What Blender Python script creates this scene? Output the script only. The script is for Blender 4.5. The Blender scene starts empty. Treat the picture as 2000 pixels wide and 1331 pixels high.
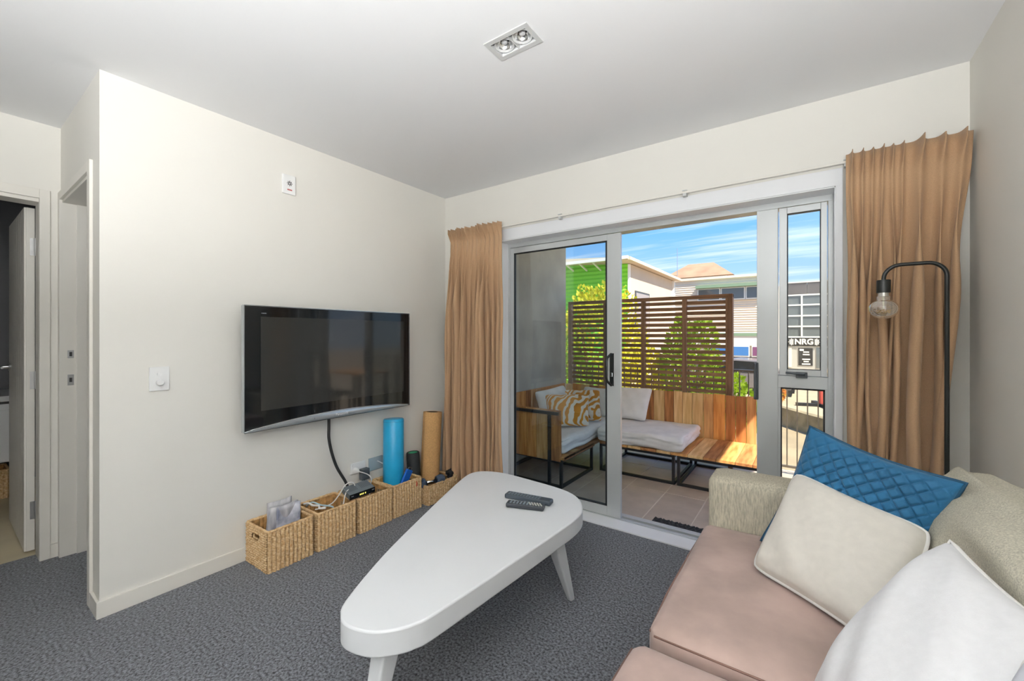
import bpy, bmesh, math, random
from mathutils import Matrix, Vector, Euler
random.seed(7)
PI = math.pi
scn = bpy.context.scene
COL = scn.collection

# ------------------------------------------------------------------ camera
CAM_H = 1.237
cd = bpy.data.cameras.new('camera'); cam = bpy.data.objects.new('camera', cd); COL.objects.link(cam)
cd.sensor_width = 36.0; cd.lens = 814.5 / 2000.0 * 36.0
cd.shift_y = (655.0 - 665.5) / 2000.0
cd.clip_start = 0.02; cd.clip_end = 500
cam.location = (0, 0, CAM_H); cam.rotation_euler = (PI / 2, 0, math.radians(35.45))
scn.camera = cam
# ------------------------------------------------------------------ colour management
vs = scn.view_settings
vs.view_transform = 'Standard'; vs.look = 'None'; vs.exposure = 0.0; vs.gamma = 1.0; vs.use_curve_mapping = False
# ------------------------------------------------------------------ sky
wd = bpy.data.worlds.new('sky'); scn.world = wd; wd.use_nodes = True
def build_sky():
    nt = wd.node_tree; nt.nodes.clear(); N = nt.nodes.new; L = nt.links.new
    out = N('ShaderNodeOutputWorld'); bg = N('ShaderNodeBackground'); L(bg.outputs[0], out.inputs[0])
    bg.inputs[1].default_value = 1.42
    tc = N('ShaderNodeTexCoord'); sp = N('ShaderNodeSeparateXYZ'); L(tc.outputs['Generated'], sp.inputs[0])
    rp = N('ShaderNodeValToRGB'); L(sp.outputs[2], rp.inputs[0])
    e = rp.color_ramp.elements
    e[0].position = 0.0; e[0].color = (0.58, 0.74, 0.93, 1)
    e[1].position = 0.75; e[1].color = (0.07, 0.27, 0.72, 1)
    m = rp.color_ramp.elements.new(0.22); m.color = (0.185, 0.455, 0.88, 1)
    # thin high cloud streaks on a flat layer overhead
    ad = N('ShaderNodeMath'); ad.operation = 'ADD'; ad.inputs[1].default_value = 0.12; L(sp.outputs[2], ad.inputs[0])
    mx = N('ShaderNodeMath'); mx.operation = 'MAXIMUM'; mx.inputs[1].default_value = 0.03; L(ad.outputs[0], mx.inputs[0])
    dx = N('ShaderNodeMath'); dx.operation = 'DIVIDE'; L(sp.outputs[0], dx.inputs[0]); L(mx.outputs[0], dx.inputs[1])
    dy = N('ShaderNodeMath'); dy.operation = 'DIVIDE'; L(sp.outputs[1], dy.inputs[0]); L(mx.outputs[0], dy.inputs[1])
    cb = N('ShaderNodeCombineXYZ'); L(dx.outputs[0], cb.inputs[0]); L(dy.outputs[0], cb.inputs[1])
    mp = N('ShaderNodeMapping'); mp.inputs['Rotation'].default_value = (0, 0, math.radians(-24)); mp.inputs['Scale'].default_value = (0.35, 2.2, 1)
    L(cb.outputs[0], mp.inputs[0])
    ns = N('ShaderNodeTexNoise'); ns.inputs['Scale'].default_value = 1.5; ns.inputs['Detail'].default_value = 6; ns.inputs['Roughness'].default_value = 0.55
    L(mp.outputs[0], ns.inputs['Vector'])
    cr = N('ShaderNodeValToRGB'); L(ns.outputs[0], cr.inputs[0])
    cr.color_ramp.elements[0].position = 0.47; cr.color_ramp.elements[0].color = (0, 0, 0, 1)
    cr.color_ramp.elements[1].position = 0.72; cr.color_ramp.elements[1].color = (0.85, 0.85, 0.85, 1)
    mi = N('ShaderNodeMixRGB'); L(cr.outputs[0], mi.inputs[0]); L(rp.outputs[0], mi.inputs[1]); mi.inputs[2].default_value = (0.92, 0.95, 1.0, 1)
    L(mi.outputs[0], bg.inputs[0])
build_sky()
# ------------------------------------------------------------------ sun (high, from the right along the balcony)
sd = bpy.data.lights.new('sun', 'SUN'); sd.energy = 12.5; sd.angle = math.radians(0.6); sd.color = (1.0, 0.9, 0.74)
sun = bpy.data.objects.new('sun', sd); COL.objects.link(sun)
sun.rotation_euler = Vector((1.0, -0.55, 1.49)).to_track_quat('Z', 'Y').to_euler()
sun.location = (6, -2, 9)
# strength of the made-up fill lights (added in the unseen half of the room)
FILL_PANEL_L = 2.0
FILL_UP_L = 262.0

# ------------------------------------------------------------------ helpers
WM = {}
def wm(o): return WM.get(o.name, Matrix.Identity(4))
def put(o, parent):
    if parent is not None:
        o.parent = parent; o.matrix_parent_inverse = wm(parent).inverted()
    return o
def tag(o, label=None, cat=None, group=None, kind=None):
    if label: o['label'] = label
    if cat: o['category'] = cat
    if group: o['group'] = group
    if kind: o['kind'] = kind
    return o
def thing(name, label, cat, loc=(0, 0, 0), group=None, kind=None, rotz=0.0):
    o = bpy.data.objects.new(name, None); COL.objects.link(o); o.empty_display_size = 0.05
    o.location = loc; o.rotation_euler = (0, 0, rotz)
    WM[o.name] = Matrix.Translation(loc) @ Matrix.Rotation(rotz, 4, 'Z')
    return tag(o, label, cat, group, kind)
class MB:
    def __init__(s, M=None): s.v = []; s.f = []; s.M = M
    def addv(s, p):
        p = Vector(p)
        if s.M is not None: p = s.M @ p
        s.v.append(tuple(p)); return len(s.v) - 1
    def box(s, x0, x1, y0, y1, z0, z1):
        i = [s.addv(p) for p in ((x0,y0,z0),(x1,y0,z0),(x1,y1,z0),(x0,y1,z0),(x0,y0,z1),(x1,y0,z1),(x1,y1,z1),(x0,y1,z1))]
        for q in ((0,3,2,1),(4,5,6,7),(0,1,5,4),(1,2,6,5),(2,3,7,6),(3,0,4,7)): s.f.append([i[k] for k in q])
        return s
    def obox(s, c, size, R=None):
        R = (R or Matrix.Identity(3)).to_3x3(); c = Vector(c); a, b, d = [k / 2 for k in size]
        i = [s.addv(c + R @ Vector(p)) for p in ((-a,-b,-d),(a,-b,-d),(a,b,-d),(-a,b,-d),(-a,-b,d),(a,-b,d),(a,b,d),(-a,b,d))]
        for q in ((0,3,2,1),(4,5,6,7),(0,1,5,4),(1,2,6,5),(2,3,7,6),(3,0,4,7)): s.f.append([i[k] for k in q])
        return s
    def bar(s, a, b, w, h=None):
        a = Vector(a); b = Vector(b); d = b - a; h = h or w
        return s.obox((a + b) / 2, (w, h, d.length), d.to_track_quat('Z', 'Y').to_matrix())
    def tube(s, pts, r, n=8, closed=False, cap=True):
        pts = [Vector(p) for p in pts]; m = len(pts); rr = r if isinstance(r, (list, tuple)) else [r] * m
        rings = []; t0 = None; nrm = None
        for k in range(m):
            if closed: t = pts[(k + 1) % m] - pts[k - 1]
            else: t = pts[min(k + 1, m - 1)] - pts[max(k - 1, 0)]
            t.normalize()
            if nrm is None: nrm = t.orthogonal().normalized()
            else:
                nrm = nrm - t * nrm.dot(t)
                nrm = nrm.normalized() if nrm.length > 1e-6 else t.orthogonal().normalized()
            b = t.cross(nrm)
            rings.append([s.addv(pts[k] + (nrm * math.cos(2*PI*j/n) + b * math.sin(2*PI*j/n)) * rr[k]) for j in range(n)])
        for k in range(m if closed else m - 1):
            A = rings[k]; B = rings[(k + 1) % m]
            for j in range(n): s.f.append([A[j], A[(j+1) % n], B[(j+1) % n], B[j]])
        if cap and not closed: s.f.append(rings[0][::-1]); s.f.append(rings[-1][:])
        return s
    def lathe(s, prof, n=24, M=None, cap=True):
        M = M or Matrix.Identity(4); rings = []
        for r, z in prof: rings.append([s.addv(M @ Vector((r * math.cos(2*PI*j/n), r * math.sin(2*PI*j/n), z))) for j in range(n)])
        for A, B in zip(rings, rings[1:]):
            for j in range(n): s.f.append([A[j], A[(j+1) % n], B[(j+1) % n], B[j]])
        if cap: s.f.append(rings[0][::-1]); s.f.append(rings[-1][:])
        return s
    def prism(s, poly, fn0, fn1):
        a = [s.addv(fn0(p)) for p in poly]; b = [s.addv(fn1(p)) for p in poly]; n = len(poly)
        s.f.append(a[::-1]); s.f.append(b)
        for j in range(n): s.f.append([a[j], a[(j+1) % n], b[(j+1) % n], b[j]])
        return s
    def grid(s, fn, nu, nv, skip=None, closeu=False):
        idx = [[s.addv(fn(i / nu, j / nv)) for j in range(nv + 1)] for i in range(nu if closeu else nu + 1)]
        for i in range(nu):
            A = idx[i]; B = idx[(i + 1) % len(idx)]
            for j in range(nv):
                if skip and skip((i + .5) / nu, (j + .5) / nv): continue
                s.f.append([A[j], B[j], B[j+1], A[j+1]])
        return s
    def mesh(s, name, smooth=False):
        me = bpy.data.meshes.new(name); me.from_pydata(s.v, [], s.f); me.validate()
        if smooth:
            for p in me.polygons: p.use_smooth = True
        return me
    def build(s, name, mat, parent=None, smooth=False, bevel=0, seg=2, fix=True, auto=None, subsurf=0, solid=0):
        me = s.mesh(name, smooth)
        if fix:
            bm = bmesh.new(); bm.from_mesh(me); bmesh.ops.recalc_face_normals(bm, faces=bm.faces); bm.to_mesh(me); bm.free()
        if auto is not None: me.set_sharp_from_angle(angle=math.radians(auto)); 
        if auto is not None:
            for p in me.polygons: p.use_smooth = True
        o = bpy.data.objects.new(name, me); COL.objects.link(o)
        if mat: me.materials.append(mat)
        if solid: m = o.modifiers.new('thickness', 'SOLIDIFY'); m.thickness = solid; m.offset = 0
        if bevel: m = o.modifiers.new('bevel', 'BEVEL'); m.width = bevel; m.segments = seg; m.limit_method = 'ANGLE'; m.angle_limit = math.radians(40)
        if subsurf: m = o.modifiers.new('smooth', 'SUBSURF'); m.levels = subsurf; m.render_levels = subsurf
        return put(o, parent)
def bx(name, mat, parent, *b, **k): return MB().box(*b).build(name, mat, parent, **k)
def inst(name, me, parent, loc=(0,0,0), rot=(0,0,0), sc=(1,1,1)):
    o = bpy.data.objects.new(name, me); COL.objects.link(o); o.location = loc; o.rotation_euler = rot; o.scale = sc
    return put(o, parent)
def text_mesh(body, size, ext=0.001, align='CENTER', bold=0):
    cu = bpy.data.curves.new('lettering', 'FONT'); cu.body = body; cu.size = size; cu.extrude = ext; cu.align_x = align; cu.align_y = 'CENTER'; cu.offset = bold
    o = bpy.data.objects.new('lettering', cu); COL.objects.link(o)
    dg = bpy.context.evaluated_depsgraph_get(); me = bpy.data.meshes.new_from_object(o.evaluated_get(dg))
    bpy.data.objects.remove(o); bpy.data.curves.remove(cu); return me
def smoothstep(a, b, x):
    t = min(1, max(0, (x - a) / (b - a))); return t * t * (3 - 2 * t)
def vnoise(x, y=0.0, seed=0):
    def h(i, j): 
        n = math.sin(i * 127.1 + j * 311.7 + seed * 74.7) * 43758.5453; return n - math.floor(n)
    i = math.floor(x); j = math.floor(y); u = x - i; v = y - j; u = u*u*(3-2*u); v = v*v*(3-2*v)
    return (h(i,j)*(1-u)+h(i+1,j)*u)*(1-v)+(h(i,j+1)*(1-u)+h(i+1,j+1)*u)*v
# ------------------------------------------------------------------ materials
def srgb(r, g, b):
    f = lambda c: (c/255/12.92) if c/255 <= .04045 else ((c/255+.055)/1.055)**2.4
    return (f(r), f(g), f(b))
MATS = {}
def mat(name, col, rough=.5, metal=0, nv=0, ns=8, nstretch=(1,1,1), bump=0, bs=60, bstretch=(1,1,1), spec=.5, rand=0, sheen=0, coat=0, emit=None, es=0, trans=0, ior=1.45, alpha=1, detail=3, col2=None):
    if name in MATS: return MATS[name]
    m = bpy.data.materials.new(name); m.use_nodes = True; nt = m.node_tree; b = nt.nodes['Principled BSDF']; N = nt.nodes.new; L = nt.links.new
    b.inputs['Base Color'].default_value = (*col, 1); b.inputs['Roughness'].default_value = rough; b.inputs['Metallic'].default_value = metal
    b.inputs['Specular IOR Level'].default_value = spec; b.inputs['Sheen Weight'].default_value = sheen; b.inputs['Coat Weight'].default_value = coat
    b.inputs['Transmission Weight'].default_value = trans; b.inputs['IOR'].default_value = ior; b.inputs['Alpha'].default_value = alpha
    if emit: b.inputs['Emission Color'].default_value = (*emit, 1); b.inputs['Emission Strength'].default_value = es
    tc = N('ShaderNodeTexCoord')
    def noise(scale, stretch, det=3):
        mp = N('ShaderNodeMapping'); mp.inputs['Scale'].default_value = stretch; L(tc.outputs['Object'], mp.inputs[0])
        if rand: oo = N('ShaderNodeObjectInfo'); L(oo.outputs['Location'], mp.inputs['Location'])
        n = N('ShaderNodeTexNoise'); n.inputs['Scale'].default_value = scale; n.inputs['Detail'].default_value = det; L(mp.outputs[0], n.inputs['Vector']); return n
    src = None
    if nv:
        n = noise(ns, nstretch, detail); r = N('ShaderNodeValToRGB'); L(n.outputs[0], r.inputs[0])
        c2 = col2 or tuple(c * (1 - nv) for c in col); c1 = col if col2 else tuple(min(1, c * (1 + nv)) for c in col)
        r.color_ramp.elements[0].position = .32; r.color_ramp.elements[0].color = (*c2, 1)
        r.color_ramp.elements[1].position = .68; r.color_ramp.elements[1].color = (*c1, 1)
        src = r.outputs[0]
    if rand:
        oi = N('ShaderNodeObjectInfo'); hs = N('ShaderNodeHueSaturation'); va = N('ShaderNodeVectorMath'); va.operation = 'ADD'; L(oi.outputs['Location'], va.inputs[0]); L(oi.outputs['Random'], va.inputs[1]); wn = N('ShaderNodeTexWhiteNoise'); L(va.outputs[0], wn.inputs[0])
        
        mr = N('ShaderNodeMapRange'); mr.inputs[3].default_value = 1 - rand; mr.inputs[4].default_value = 1 + rand; L(wn.outputs['Value'], mr.inputs[0]); L(mr.outputs[0], hs.inputs['Value'])
        mh = N('ShaderNodeMapRange'); mh.inputs[3].default_value = .5 - rand * .03; mh.inputs[4].default_value = .5 + rand * .03
        ml = N('ShaderNodeMath'); ml.operation = 'FRACT'; mm = N('ShaderNodeMath'); mm.operation = 'MULTIPLY'; mm.inputs[1].default_value = 7.31; L(wn.outputs['Value'], mm.inputs[0]); L(mm.outputs[0], ml.inputs[0]); L(ml.outputs[0], mh.inputs[0]); L(mh.outputs[0], hs.inputs['Hue'])
        if src: L(src, hs.inputs['Color'])
        else: hs.inputs['Color'].default_value = (*col, 1)
        src = hs.outputs[0]
    if src: L(src, b.inputs['Base Color'])
    if bump:
        n = noise(bs, bstretch, 2); bp = N('ShaderNodeBump'); bp.inputs['Strength'].default_value = bump; bp.inputs['Distance'].default_value = .004; L(n.outputs[0], bp.inputs['Height']); L(bp.outputs[0], b.inputs['Normal'])
    MATS[name] = m; return m
def glass(name, tint=(1,1,1), refl=.9, rough=.0, f0=.04, fp=5):
    if name in MATS: return MATS[name]
    m = bpy.data.materials.new(name); m.use_nodes = True; nt = m.node_tree; nt.nodes.clear(); N = nt.nodes.new; L = nt.links.new
    o = N('ShaderNodeOutputMaterial'); t = N('ShaderNodeBsdfTransparent'); t.inputs[0].default_value = (*tint, 1); g = N('ShaderNodeBsdfGlossy'); g.inputs['Roughness'].default_value = rough; g.inputs[0].default_value = (refl, refl, refl, 1)
    lw = N('ShaderNodeLayerWeight'); lw.inputs[0].default_value = .5; pw = N('ShaderNodeMath'); pw.operation = 'POWER'; pw.inputs[1].default_value = fp; L(lw.outputs['Facing'], pw.inputs[0])
    f = N('ShaderNodeMath'); f.operation = 'MULTIPLY_ADD'; f.inputs[1].default_value = .90; f.inputs[2].default_value = f0; L(pw.outputs[0], f.inputs[0]); x = N('ShaderNodeMixShader'); L(f.outputs[0], x.inputs[0]); L(t.outputs[0], x.inputs[1]); L(g.outputs[0], x.inputs[2]); L(x.outputs[0], o.inputs[0])
    MATS[name] = m; return m
m_wall = mat('wall_paint', srgb(233,230,222), .75, bump=.03, bs=180, nv=.01, ns=2)
m_ceil = mat('ceiling_paint', srgb(236,236,236), .85, bump=.02, bs=200)
m_trim = mat('trim_paint', srgb(233,229,220), .45)
m_white = mat('white_gloss', srgb(240,240,239), .3)
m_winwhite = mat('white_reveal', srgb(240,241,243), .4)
m_carpet = mat('carpet', (.105,.11,.122), .95, nv=.95, ns=105, detail=8, bump=1.0, bs=190, spec=.1, sheen=.25)
m_alu = mat('aluminium', srgb(205,208,208), .38, metal=.35)
m_black = mat('black_gasket', (.01,.011,.012), .5)
m_glass = glass('window_glass', (.93,.96,.95))
m_glass_t = glass('tinted_glass', (.80,.86,.87), 1.0)
m_tablewhite = mat('table_white', srgb(226,228,230), .38, nv=.01, ns=3)
m_curtain = mat('curtain_cloth', srgb(186,152,118), .95, nv=.12, ns=500, bump=.25, bs=700, spec=.15, sheen=.15)
m_tvblack = mat('gloss_black', (.006,.007,.008), .08, coat=.3)
m_tvscreen = mat('screen_glass', (.028,.028,.026), .06)
m_silver = mat('silver', srgb(190,196,198), .25, metal=.7)
m_chrome = mat('chrome', (.75,.76,.77), .12, metal=1)
m_steel = mat('hinge_steel', (.5,.5,.5), .35, metal=.9)
m_plastic = mat('white_plastic', srgb(240,240,238), .35)
m_greyp = mat('grey_plastic', srgb(70,76,82), .45)
m_dkplastic = mat('dark_plastic', (.015,.016,.018), .4)
m_cable = mat('black_cable', (.02,.02,.02), .5)
m_wcable = mat('white_cable', srgb(232,230,226), .45)
m_straw = mat('seagrass', srgb(228,200,156), .8, nv=.5, ns=75, detail=4, bump=.4, bs=200, col2=srgb(190,148,98))
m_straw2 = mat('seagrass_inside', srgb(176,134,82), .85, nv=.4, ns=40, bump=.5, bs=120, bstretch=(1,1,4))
m_foamblue = mat('foam_blue', srgb(40,160,205), .32, nv=.08, ns=9, bump=.05, bs=120)
m_cork = mat('cork', srgb(196,152,98), .85, nv=.15, ns=140, bump=.1, bs=200)
m_rubber = mat('rubber', (.02,.022,.022), .7)
m_green = mat('green_foam', srgb(70,160,120), .6)
m_dumb = mat('dumbbell_vinyl', srgb(62,76,96), .45)
m_blk = mat('black_vinyl', (.018,.019,.022), .4)
m_bluebook = mat('blue_cover', srgb(20,92,180), .35)
m_paper = mat('paper', srgb(216,214,214), .8, nv=.25, ns=22, nstretch=(1,1,.3), detail=5, col2=srgb(150,150,158))
m_paper2 = mat('magazine', srgb(214,214,222), .45, nv=.35, ns=14, detail=4, col2=srgb(120,124,140))
m_lampblk = mat('lamp_black', (.012,.014,.013), .35)
m_bulb = glass('bulb_glass', (.97,.95,.88), 1.0, .02, .22, 1.6)
m_fil = mat('filament', srgb(220,180,110), .4, metal=.5)
m_leather = mat('suede', srgb(174,151,142), .62, nv=.2, ns=5, detail=5, bump=.06, bs=260, spec=.3, sheen=.2)
m_sofafab = mat('sofa_weave', srgb(192,185,166), .92, nv=.22, ns=170, nstretch=(1,1,.18), detail=2, bump=.5, bs=330, bstretch=(1,1,.3), spec=.15)
m_sofaback = mat('sofa_back_weave', srgb(196,191,174), .92, nv=.2, ns=260, detail=2, bump=.5, bs=420, spec=.15)
m_cream = mat('cream_linen', srgb(226,221,212), .9, nv=.03, ns=40, bump=.12, bs=500, spec=.15)
m_wlinen = mat('white_linen', srgb(236,236,238), .9, nv=.02, ns=60, bump=.14, bs=420, spec=.15)
m_piping = mat('white_piping', srgb(238,236,232), .8)
m_velvet = mat('blue_velvet', srgb(18,92,132), .7, nv=.12, ns=6, sheen=.25, bump=.1, bs=300)
m_greymetal = mat('downlight_grey', srgb(205,205,203), .45)
m_darkbox = mat('downlight_black', (.03,.03,.03), .6)
m_reflector = mat('reflector', (.8,.8,.8), .18, metal=1)
m_concrete = mat('concrete_render', srgb(202,196,186), .9, nv=.12, ns=3, bump=.1, bs=60)
m_tile = mat('balcony_tile', srgb(188,172,158), .42, nv=.10, ns=7, rand=.05, bump=.04, bs=40)
m_grout = mat('grout', srgb(214,204,190), .9)
m_pallet = mat('pallet_wood', srgb(244,186,114), .6, nv=.45, ns=5, nstretch=(7,7,.7), rand=.45, detail=5, bump=.15, bs=20, bstretch=(8,8,1), col2=srgb(168,100,46))
m_palletseat = mat('pallet_seat', srgb(240,188,122), .6, nv=.4, ns=5, nstretch=(7,.7,7), rand=.28, detail=5, bump=.15, bs=20, bstretch=(8,1,8), col2=srgb(172,112,60))
WOODS = [mat('pallet_%s' % n_, srgb(*c1), .6, nv=.3, ns=5, nstretch=(7,7,.7), rand=.12, detail=5, bump=.15, bs=20, bstretch=(8,8,1), col2=srgb(*c2)) for n_, c1, c2 in (('pale',(246,208,150),(214,166,104)),('orange',(240,172,98),(196,120,56)),('brown',(196,132,80),(140,84,44)),('tan',(228,178,120),(178,124,72)))]
SEATW = [mat('seat_%s' % n_, srgb(*c1), .6, nv=.3, ns=5, nstretch=(7,.7,7), rand=.10, detail=5, bump=.15, bs=20, bstretch=(8,1,8), col2=srgb(*c2)) for n_, c1, c2 in (('pale',(246,210,154),(210,164,106)),('orange',(238,182,114),(190,124,66)),('brown',(206,148,94),(156,100,56)))]
m_screen = mat('stained_timber', srgb(140,108,80), .65, nv=.3, ns=5, nstretch=(.7,8,8), rand=.14, detail=4, bump=.1, bs=30, bstretch=(1,8,8))
m_post = mat('stained_post', srgb(140,108,82), .65, nv=.3, ns=5, nstretch=(8,8,.7), rand=.1, detail=4)
m_frameblk = mat('black_steel', (.016,.015,.016), .45)
m_railmetal = mat('rail_metal', srgb(120,112,104), .4, metal=.4)
m_outwhite = mat('outdoor_white', srgb(244,242,240), .9, nv=.06, ns=9, bump=.3, bs=14, spec=.15)
m_soffit = mat('soffit', srgb(236,222,198), .8)
m_mat = mat('rubber_mat', (.012,.012,.013), .6)
# ------------------------------------------------------------------ room constants
XL, YB, XR, YC, XH, HC = -2.526, 2.567, .556, .439, -3.43, 2.4
YF = -3.3                                # rear end of the room, behind the camera
WX0, WX1, WZ1 = -1.945, .105, 1.962      # window opening
YJ = 2.677                               # inner face of the joinery
def structure(o): o['kind'] = 'structure'; return o
structure(MB().box(XH-.12, XR+.1, YF, 2.545, -.12, 0).build('floor', m_carpet))
DX0, DX1, DY0, DY1 = -1.042, -.870, 1.306, 1.396   # recess of the downlight
structure(MB().box(XH-.12, DX0, YF-.1, YB+.2, HC, HC+.15).box(DX1, XR+.1, YF-.1, YB+.2, HC, HC+.15).box(DX0, DX1, YF-.1, DY0, HC, HC+.15).box(DX0, DX1, DY1, YB+.2, HC, HC+.15).build('ceiling', m_ceil))
structure(bx('wall_left', m_wall, None, XL-.1, XL, YC+.13, YB, 0, HC))
structure(MB().box(XH, XL, YC, YC+.13, 1.995, HC).box(-2.70, XL, YC, YC+.13, 0, 1.995).build('wall_return', m_wall))
structure(MB().box(XH-.12, XH, YF, -.50, 0, HC).box(XH-.12, XH, .366, YB, 0, HC).box(XH-.12, XH, -.50, .366, 1.985, HC).build('wall_hall', m_wall))
structure(MB().box(XH-.12, WX0, YB, YB+.2, -.03, HC).box(WX1, XR+.1, YB, YB+.2, -.03, HC).box(WX0, WX1, YB, YB+.2, WZ1, HC).build('wall_back', m_wall))
WY0, WY1, WZA, WZB = -2.0, -.30, .30, 2.15        # opening for the added fill panel behind the camera
structure(MB().box(XR, XR+.1, WY1, YB, 0, HC).box(XR, XR+.1, YF, WY0, 0, HC).box(XR, XR+.1, WY0, WY1, 0, WZA).box(XR, XR+.1, WY0, WY1, WZB, HC).build('wall_right', m_wall))
structure(bx('wall_rear', m_wall, None, XH-.12, XR+.1, YF-.1, YF, 0, HC))
structure(bx('wall_light_block', m_wall, None, XH, -1.55, -.72, -.62, 0, HC))   # unseen wall added to keep the fill light out of the hall
# skirting boards
structure(bx('baseboard_left', m_trim, None, XL, XL+.012, YC-.012, YB, 0, .075, bevel=.002))
structure(bx('baseboard_return', m_trim, None, -2.645, XL, YC-.012, YC, 0, .075, bevel=.002))
structure(bx('baseboard_back', m_trim, None, XL+.012, WX0-.03, YB-.012, YB, 0, .075, bevel=.002))
structure(bx('baseboard_right', m_trim, None, XR-.012, XR, YF, YB, 0, .075, bevel=.002))
structure(bx('baseboard_hall', m_trim, None, XH, XH+.012, .398, YC, 0, .075, bevel=.002))
# door surrounds
t1 = MB().box(XH, XH+.012, .358, .398, 0, 2.035).box(XH, XH+.012, -.56, -.50, 0, 2.035).box(XH, XH+.012, -.50, .358, 1.985, 2.035)
t1.box(XH-.12, XH, .357, .366, 0, 1.985).box(XH-.12, XH, -.50, -.48, 0, 1.985).box(XH-.12, XH, -.48, .357, 1.965, 1.985)
structure(t1.build('trim_1', m_trim, bevel=.0015))
t2 = MB().box(-2.70, -2.65, YC-.012, YC, 0, 2.035).box(XH+.0, -2.70, YC-.012, YC, 1.99, 2.035).box(XH+.0, -3.385, YC-.012, YC+.13, 0, 1.995)
t2.box(-3.385, -2.70, YC, YC+.13, 1.975, 1.995).box(-2.72, -2.70, YC, YC+.13, 0, 1.975).box(-3.385, -3.373, YC+.055, YC+.10, 0, 1.975)
trim2 = structure(t2.build('trim_2', m_trim, bevel=.0015))
for z in (.985, 1.13):
    sp = MB().box(-3.386, -3.3835, YC+.02, YC+.045, z-.03 if z < 1 else z-.022, z+.03 if z < 1 else z+.022).build('strike_plate', m_steel, trim2, bevel=.001)
    MB().box(-3.384, -3.383, YC+.027, YC+.038, z-.012, z+.012).build('latch_hole', m_darkbox, sp)
# ---- bathroom seen past the hall door
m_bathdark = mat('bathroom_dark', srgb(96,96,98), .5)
m_bathfloor = mat('bathroom_floor', srgb(222,208,176), .5, nv=.06, ns=5)
structure(MB().box(-5.5, XH-.12, -1.1, 1.0, -.12, .0).build('floor_bathroom', m_bathfloor))
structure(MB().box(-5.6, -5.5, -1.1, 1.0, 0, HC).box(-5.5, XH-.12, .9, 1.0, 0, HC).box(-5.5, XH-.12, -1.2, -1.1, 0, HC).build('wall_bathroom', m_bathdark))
structure(bx('ceiling_bathroom', m_ceil, None, -5.6, XH-.12, -1.2, 1.0, HC, HC+.1))
# hall door, folded open into the bathroom
dr = thing('door_1', 'white grooved bathroom door standing open in the hall', None, (-3.60, .340, .012), kind='structure')
leaf = bx('leaf', m_trim, dr, -4.335, -3.602, .327, .360, .012, 1.96, bevel=.001)
nb = 9; wb = .733 / nb
for k in range(nb):
    bx('board', m_trim, leaf, -4.335 + k*wb + .004, -4.335 + (k+1)*wb - .004, .319, .3275, .012, 1.96, bevel=.002)
for z in (.24, .98, 1.74):
    hg = MB().box(-3.602, -3.600, .341, .3595, z-.05, z+.05).tube([(-3.594,.362,z-.05),(-3.594,.362,z+.05)], .006).build('hinge', m_steel, dr)
hd = MB().lathe([(.026,0),(.026,.008),(.012,.010),(.010,.045)], 20, Matrix.Translation((-4.27,.319,1.03)) @ Matrix.Rotation(PI/2,4,'X')).tube([(-4.27,.278,1.03),(-4.21,.276,1.03),(-4.15,.278,1.03)], [.010,.009,.007], 10).build('door_handle', m_chrome, dr, auto=40)
# vanity and things beyond the door
vn = thing('vanity_cabinet', 'white bathroom vanity cabinet with pale top glimpsed past the open door', 'cabinet', (-4.9,.1,.32))
bx('body', m_white, vn, -5.3, -4.72, -.35, .45, .32, .74, bevel=.003)
bx('drawer', m_white, vn, -4.72, -4.70, -.34, .44, .33, .70, bevel=.002)
bx('worktop', m_white, vn, -5.3, -4.69, -.36, .46, .76, .80, bevel=.004)
bx('shadow_gap', m_darkbox, vn, -5.28, -4.72, -.34, .44, .74, .76)
mr_ = thing('towel_rail', 'chrome towel rail on the dark bathroom wall', 'towel rail', (-5.45,.0,1.3))
MB().tube([(-5.46,-.3,1.28),(-5.46,.3,1.28)], .009).build('bar', m_chrome, mr_, smooth=True)
for yy in (-.28,.28): MB().tube([(-5.50,yy,1.28),(-5.46,yy,1.28)], .007).build('bracket', m_chrome, mr_, smooth=True)
m_towel = mat('towel_grey', srgb(120,120,122), .95, bump=.4, bs=200)
MB().grid(lambda u,v: (-5.452+.012*math.sin(v*3)+.006*math.sin(u*18), -.2+.4*u, 1.29-.55*v), 30, 12).build('bath_towel', m_towel, None, smooth=True, solid=.012)
tag(bpy.data.objects['bath_towel'], 'grey towel hanging on the bathroom rail', 'towel')
# ------------------------------------------------------------------ window joinery
structure(bx('window_sill', m_winwhite, None, WX0, WX1, 2.54, YJ-.005, -.02, .008, bevel=.002))
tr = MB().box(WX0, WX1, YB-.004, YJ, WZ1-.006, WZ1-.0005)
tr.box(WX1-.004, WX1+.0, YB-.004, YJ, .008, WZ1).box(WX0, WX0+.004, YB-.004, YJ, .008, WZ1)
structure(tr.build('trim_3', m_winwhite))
tr = MB().box(WX0-.03, WX1+.028, YB-.008, YB, WZ1, 2.045).box(WX1, WX1+.028, YB-.010, YB, .0, WZ1).box(WX0-.03, WX0, YB-.010, YB, .0, WZ1)  # whiter head board stands in for light on the wall; side trims are real
structure(tr.build('trim_and_lit_band', m_winwhite, bevel=.001))
# outer frame
wf = structure(MB().box(WX0+.004, WX1-.004, YJ, YJ+.085, 1.925, WZ1).box(WX0+.004, WX0+.022, YJ, YJ+.085, .0, 1.925).box(WX1-.025, WX1-.004, YJ, YJ+.085, .0, 1.925)
    .box(WX0+.004, WX1-.004, YJ, YJ+.03, -.02, .010).box(WX0+.004, WX1-.004, YJ+.055, YJ+.10, -.03, .012).box(WX0+.004, WX1-.004, YJ+.03, YJ+.055, -.03, -.012)
    .build('window_1', m_alu, bevel=.0015))
bx('sill_channel', m_black, wf, WX0+.03, WX1-.03, YJ+.0305, YJ+.0545, -.0119, -.006)
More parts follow.
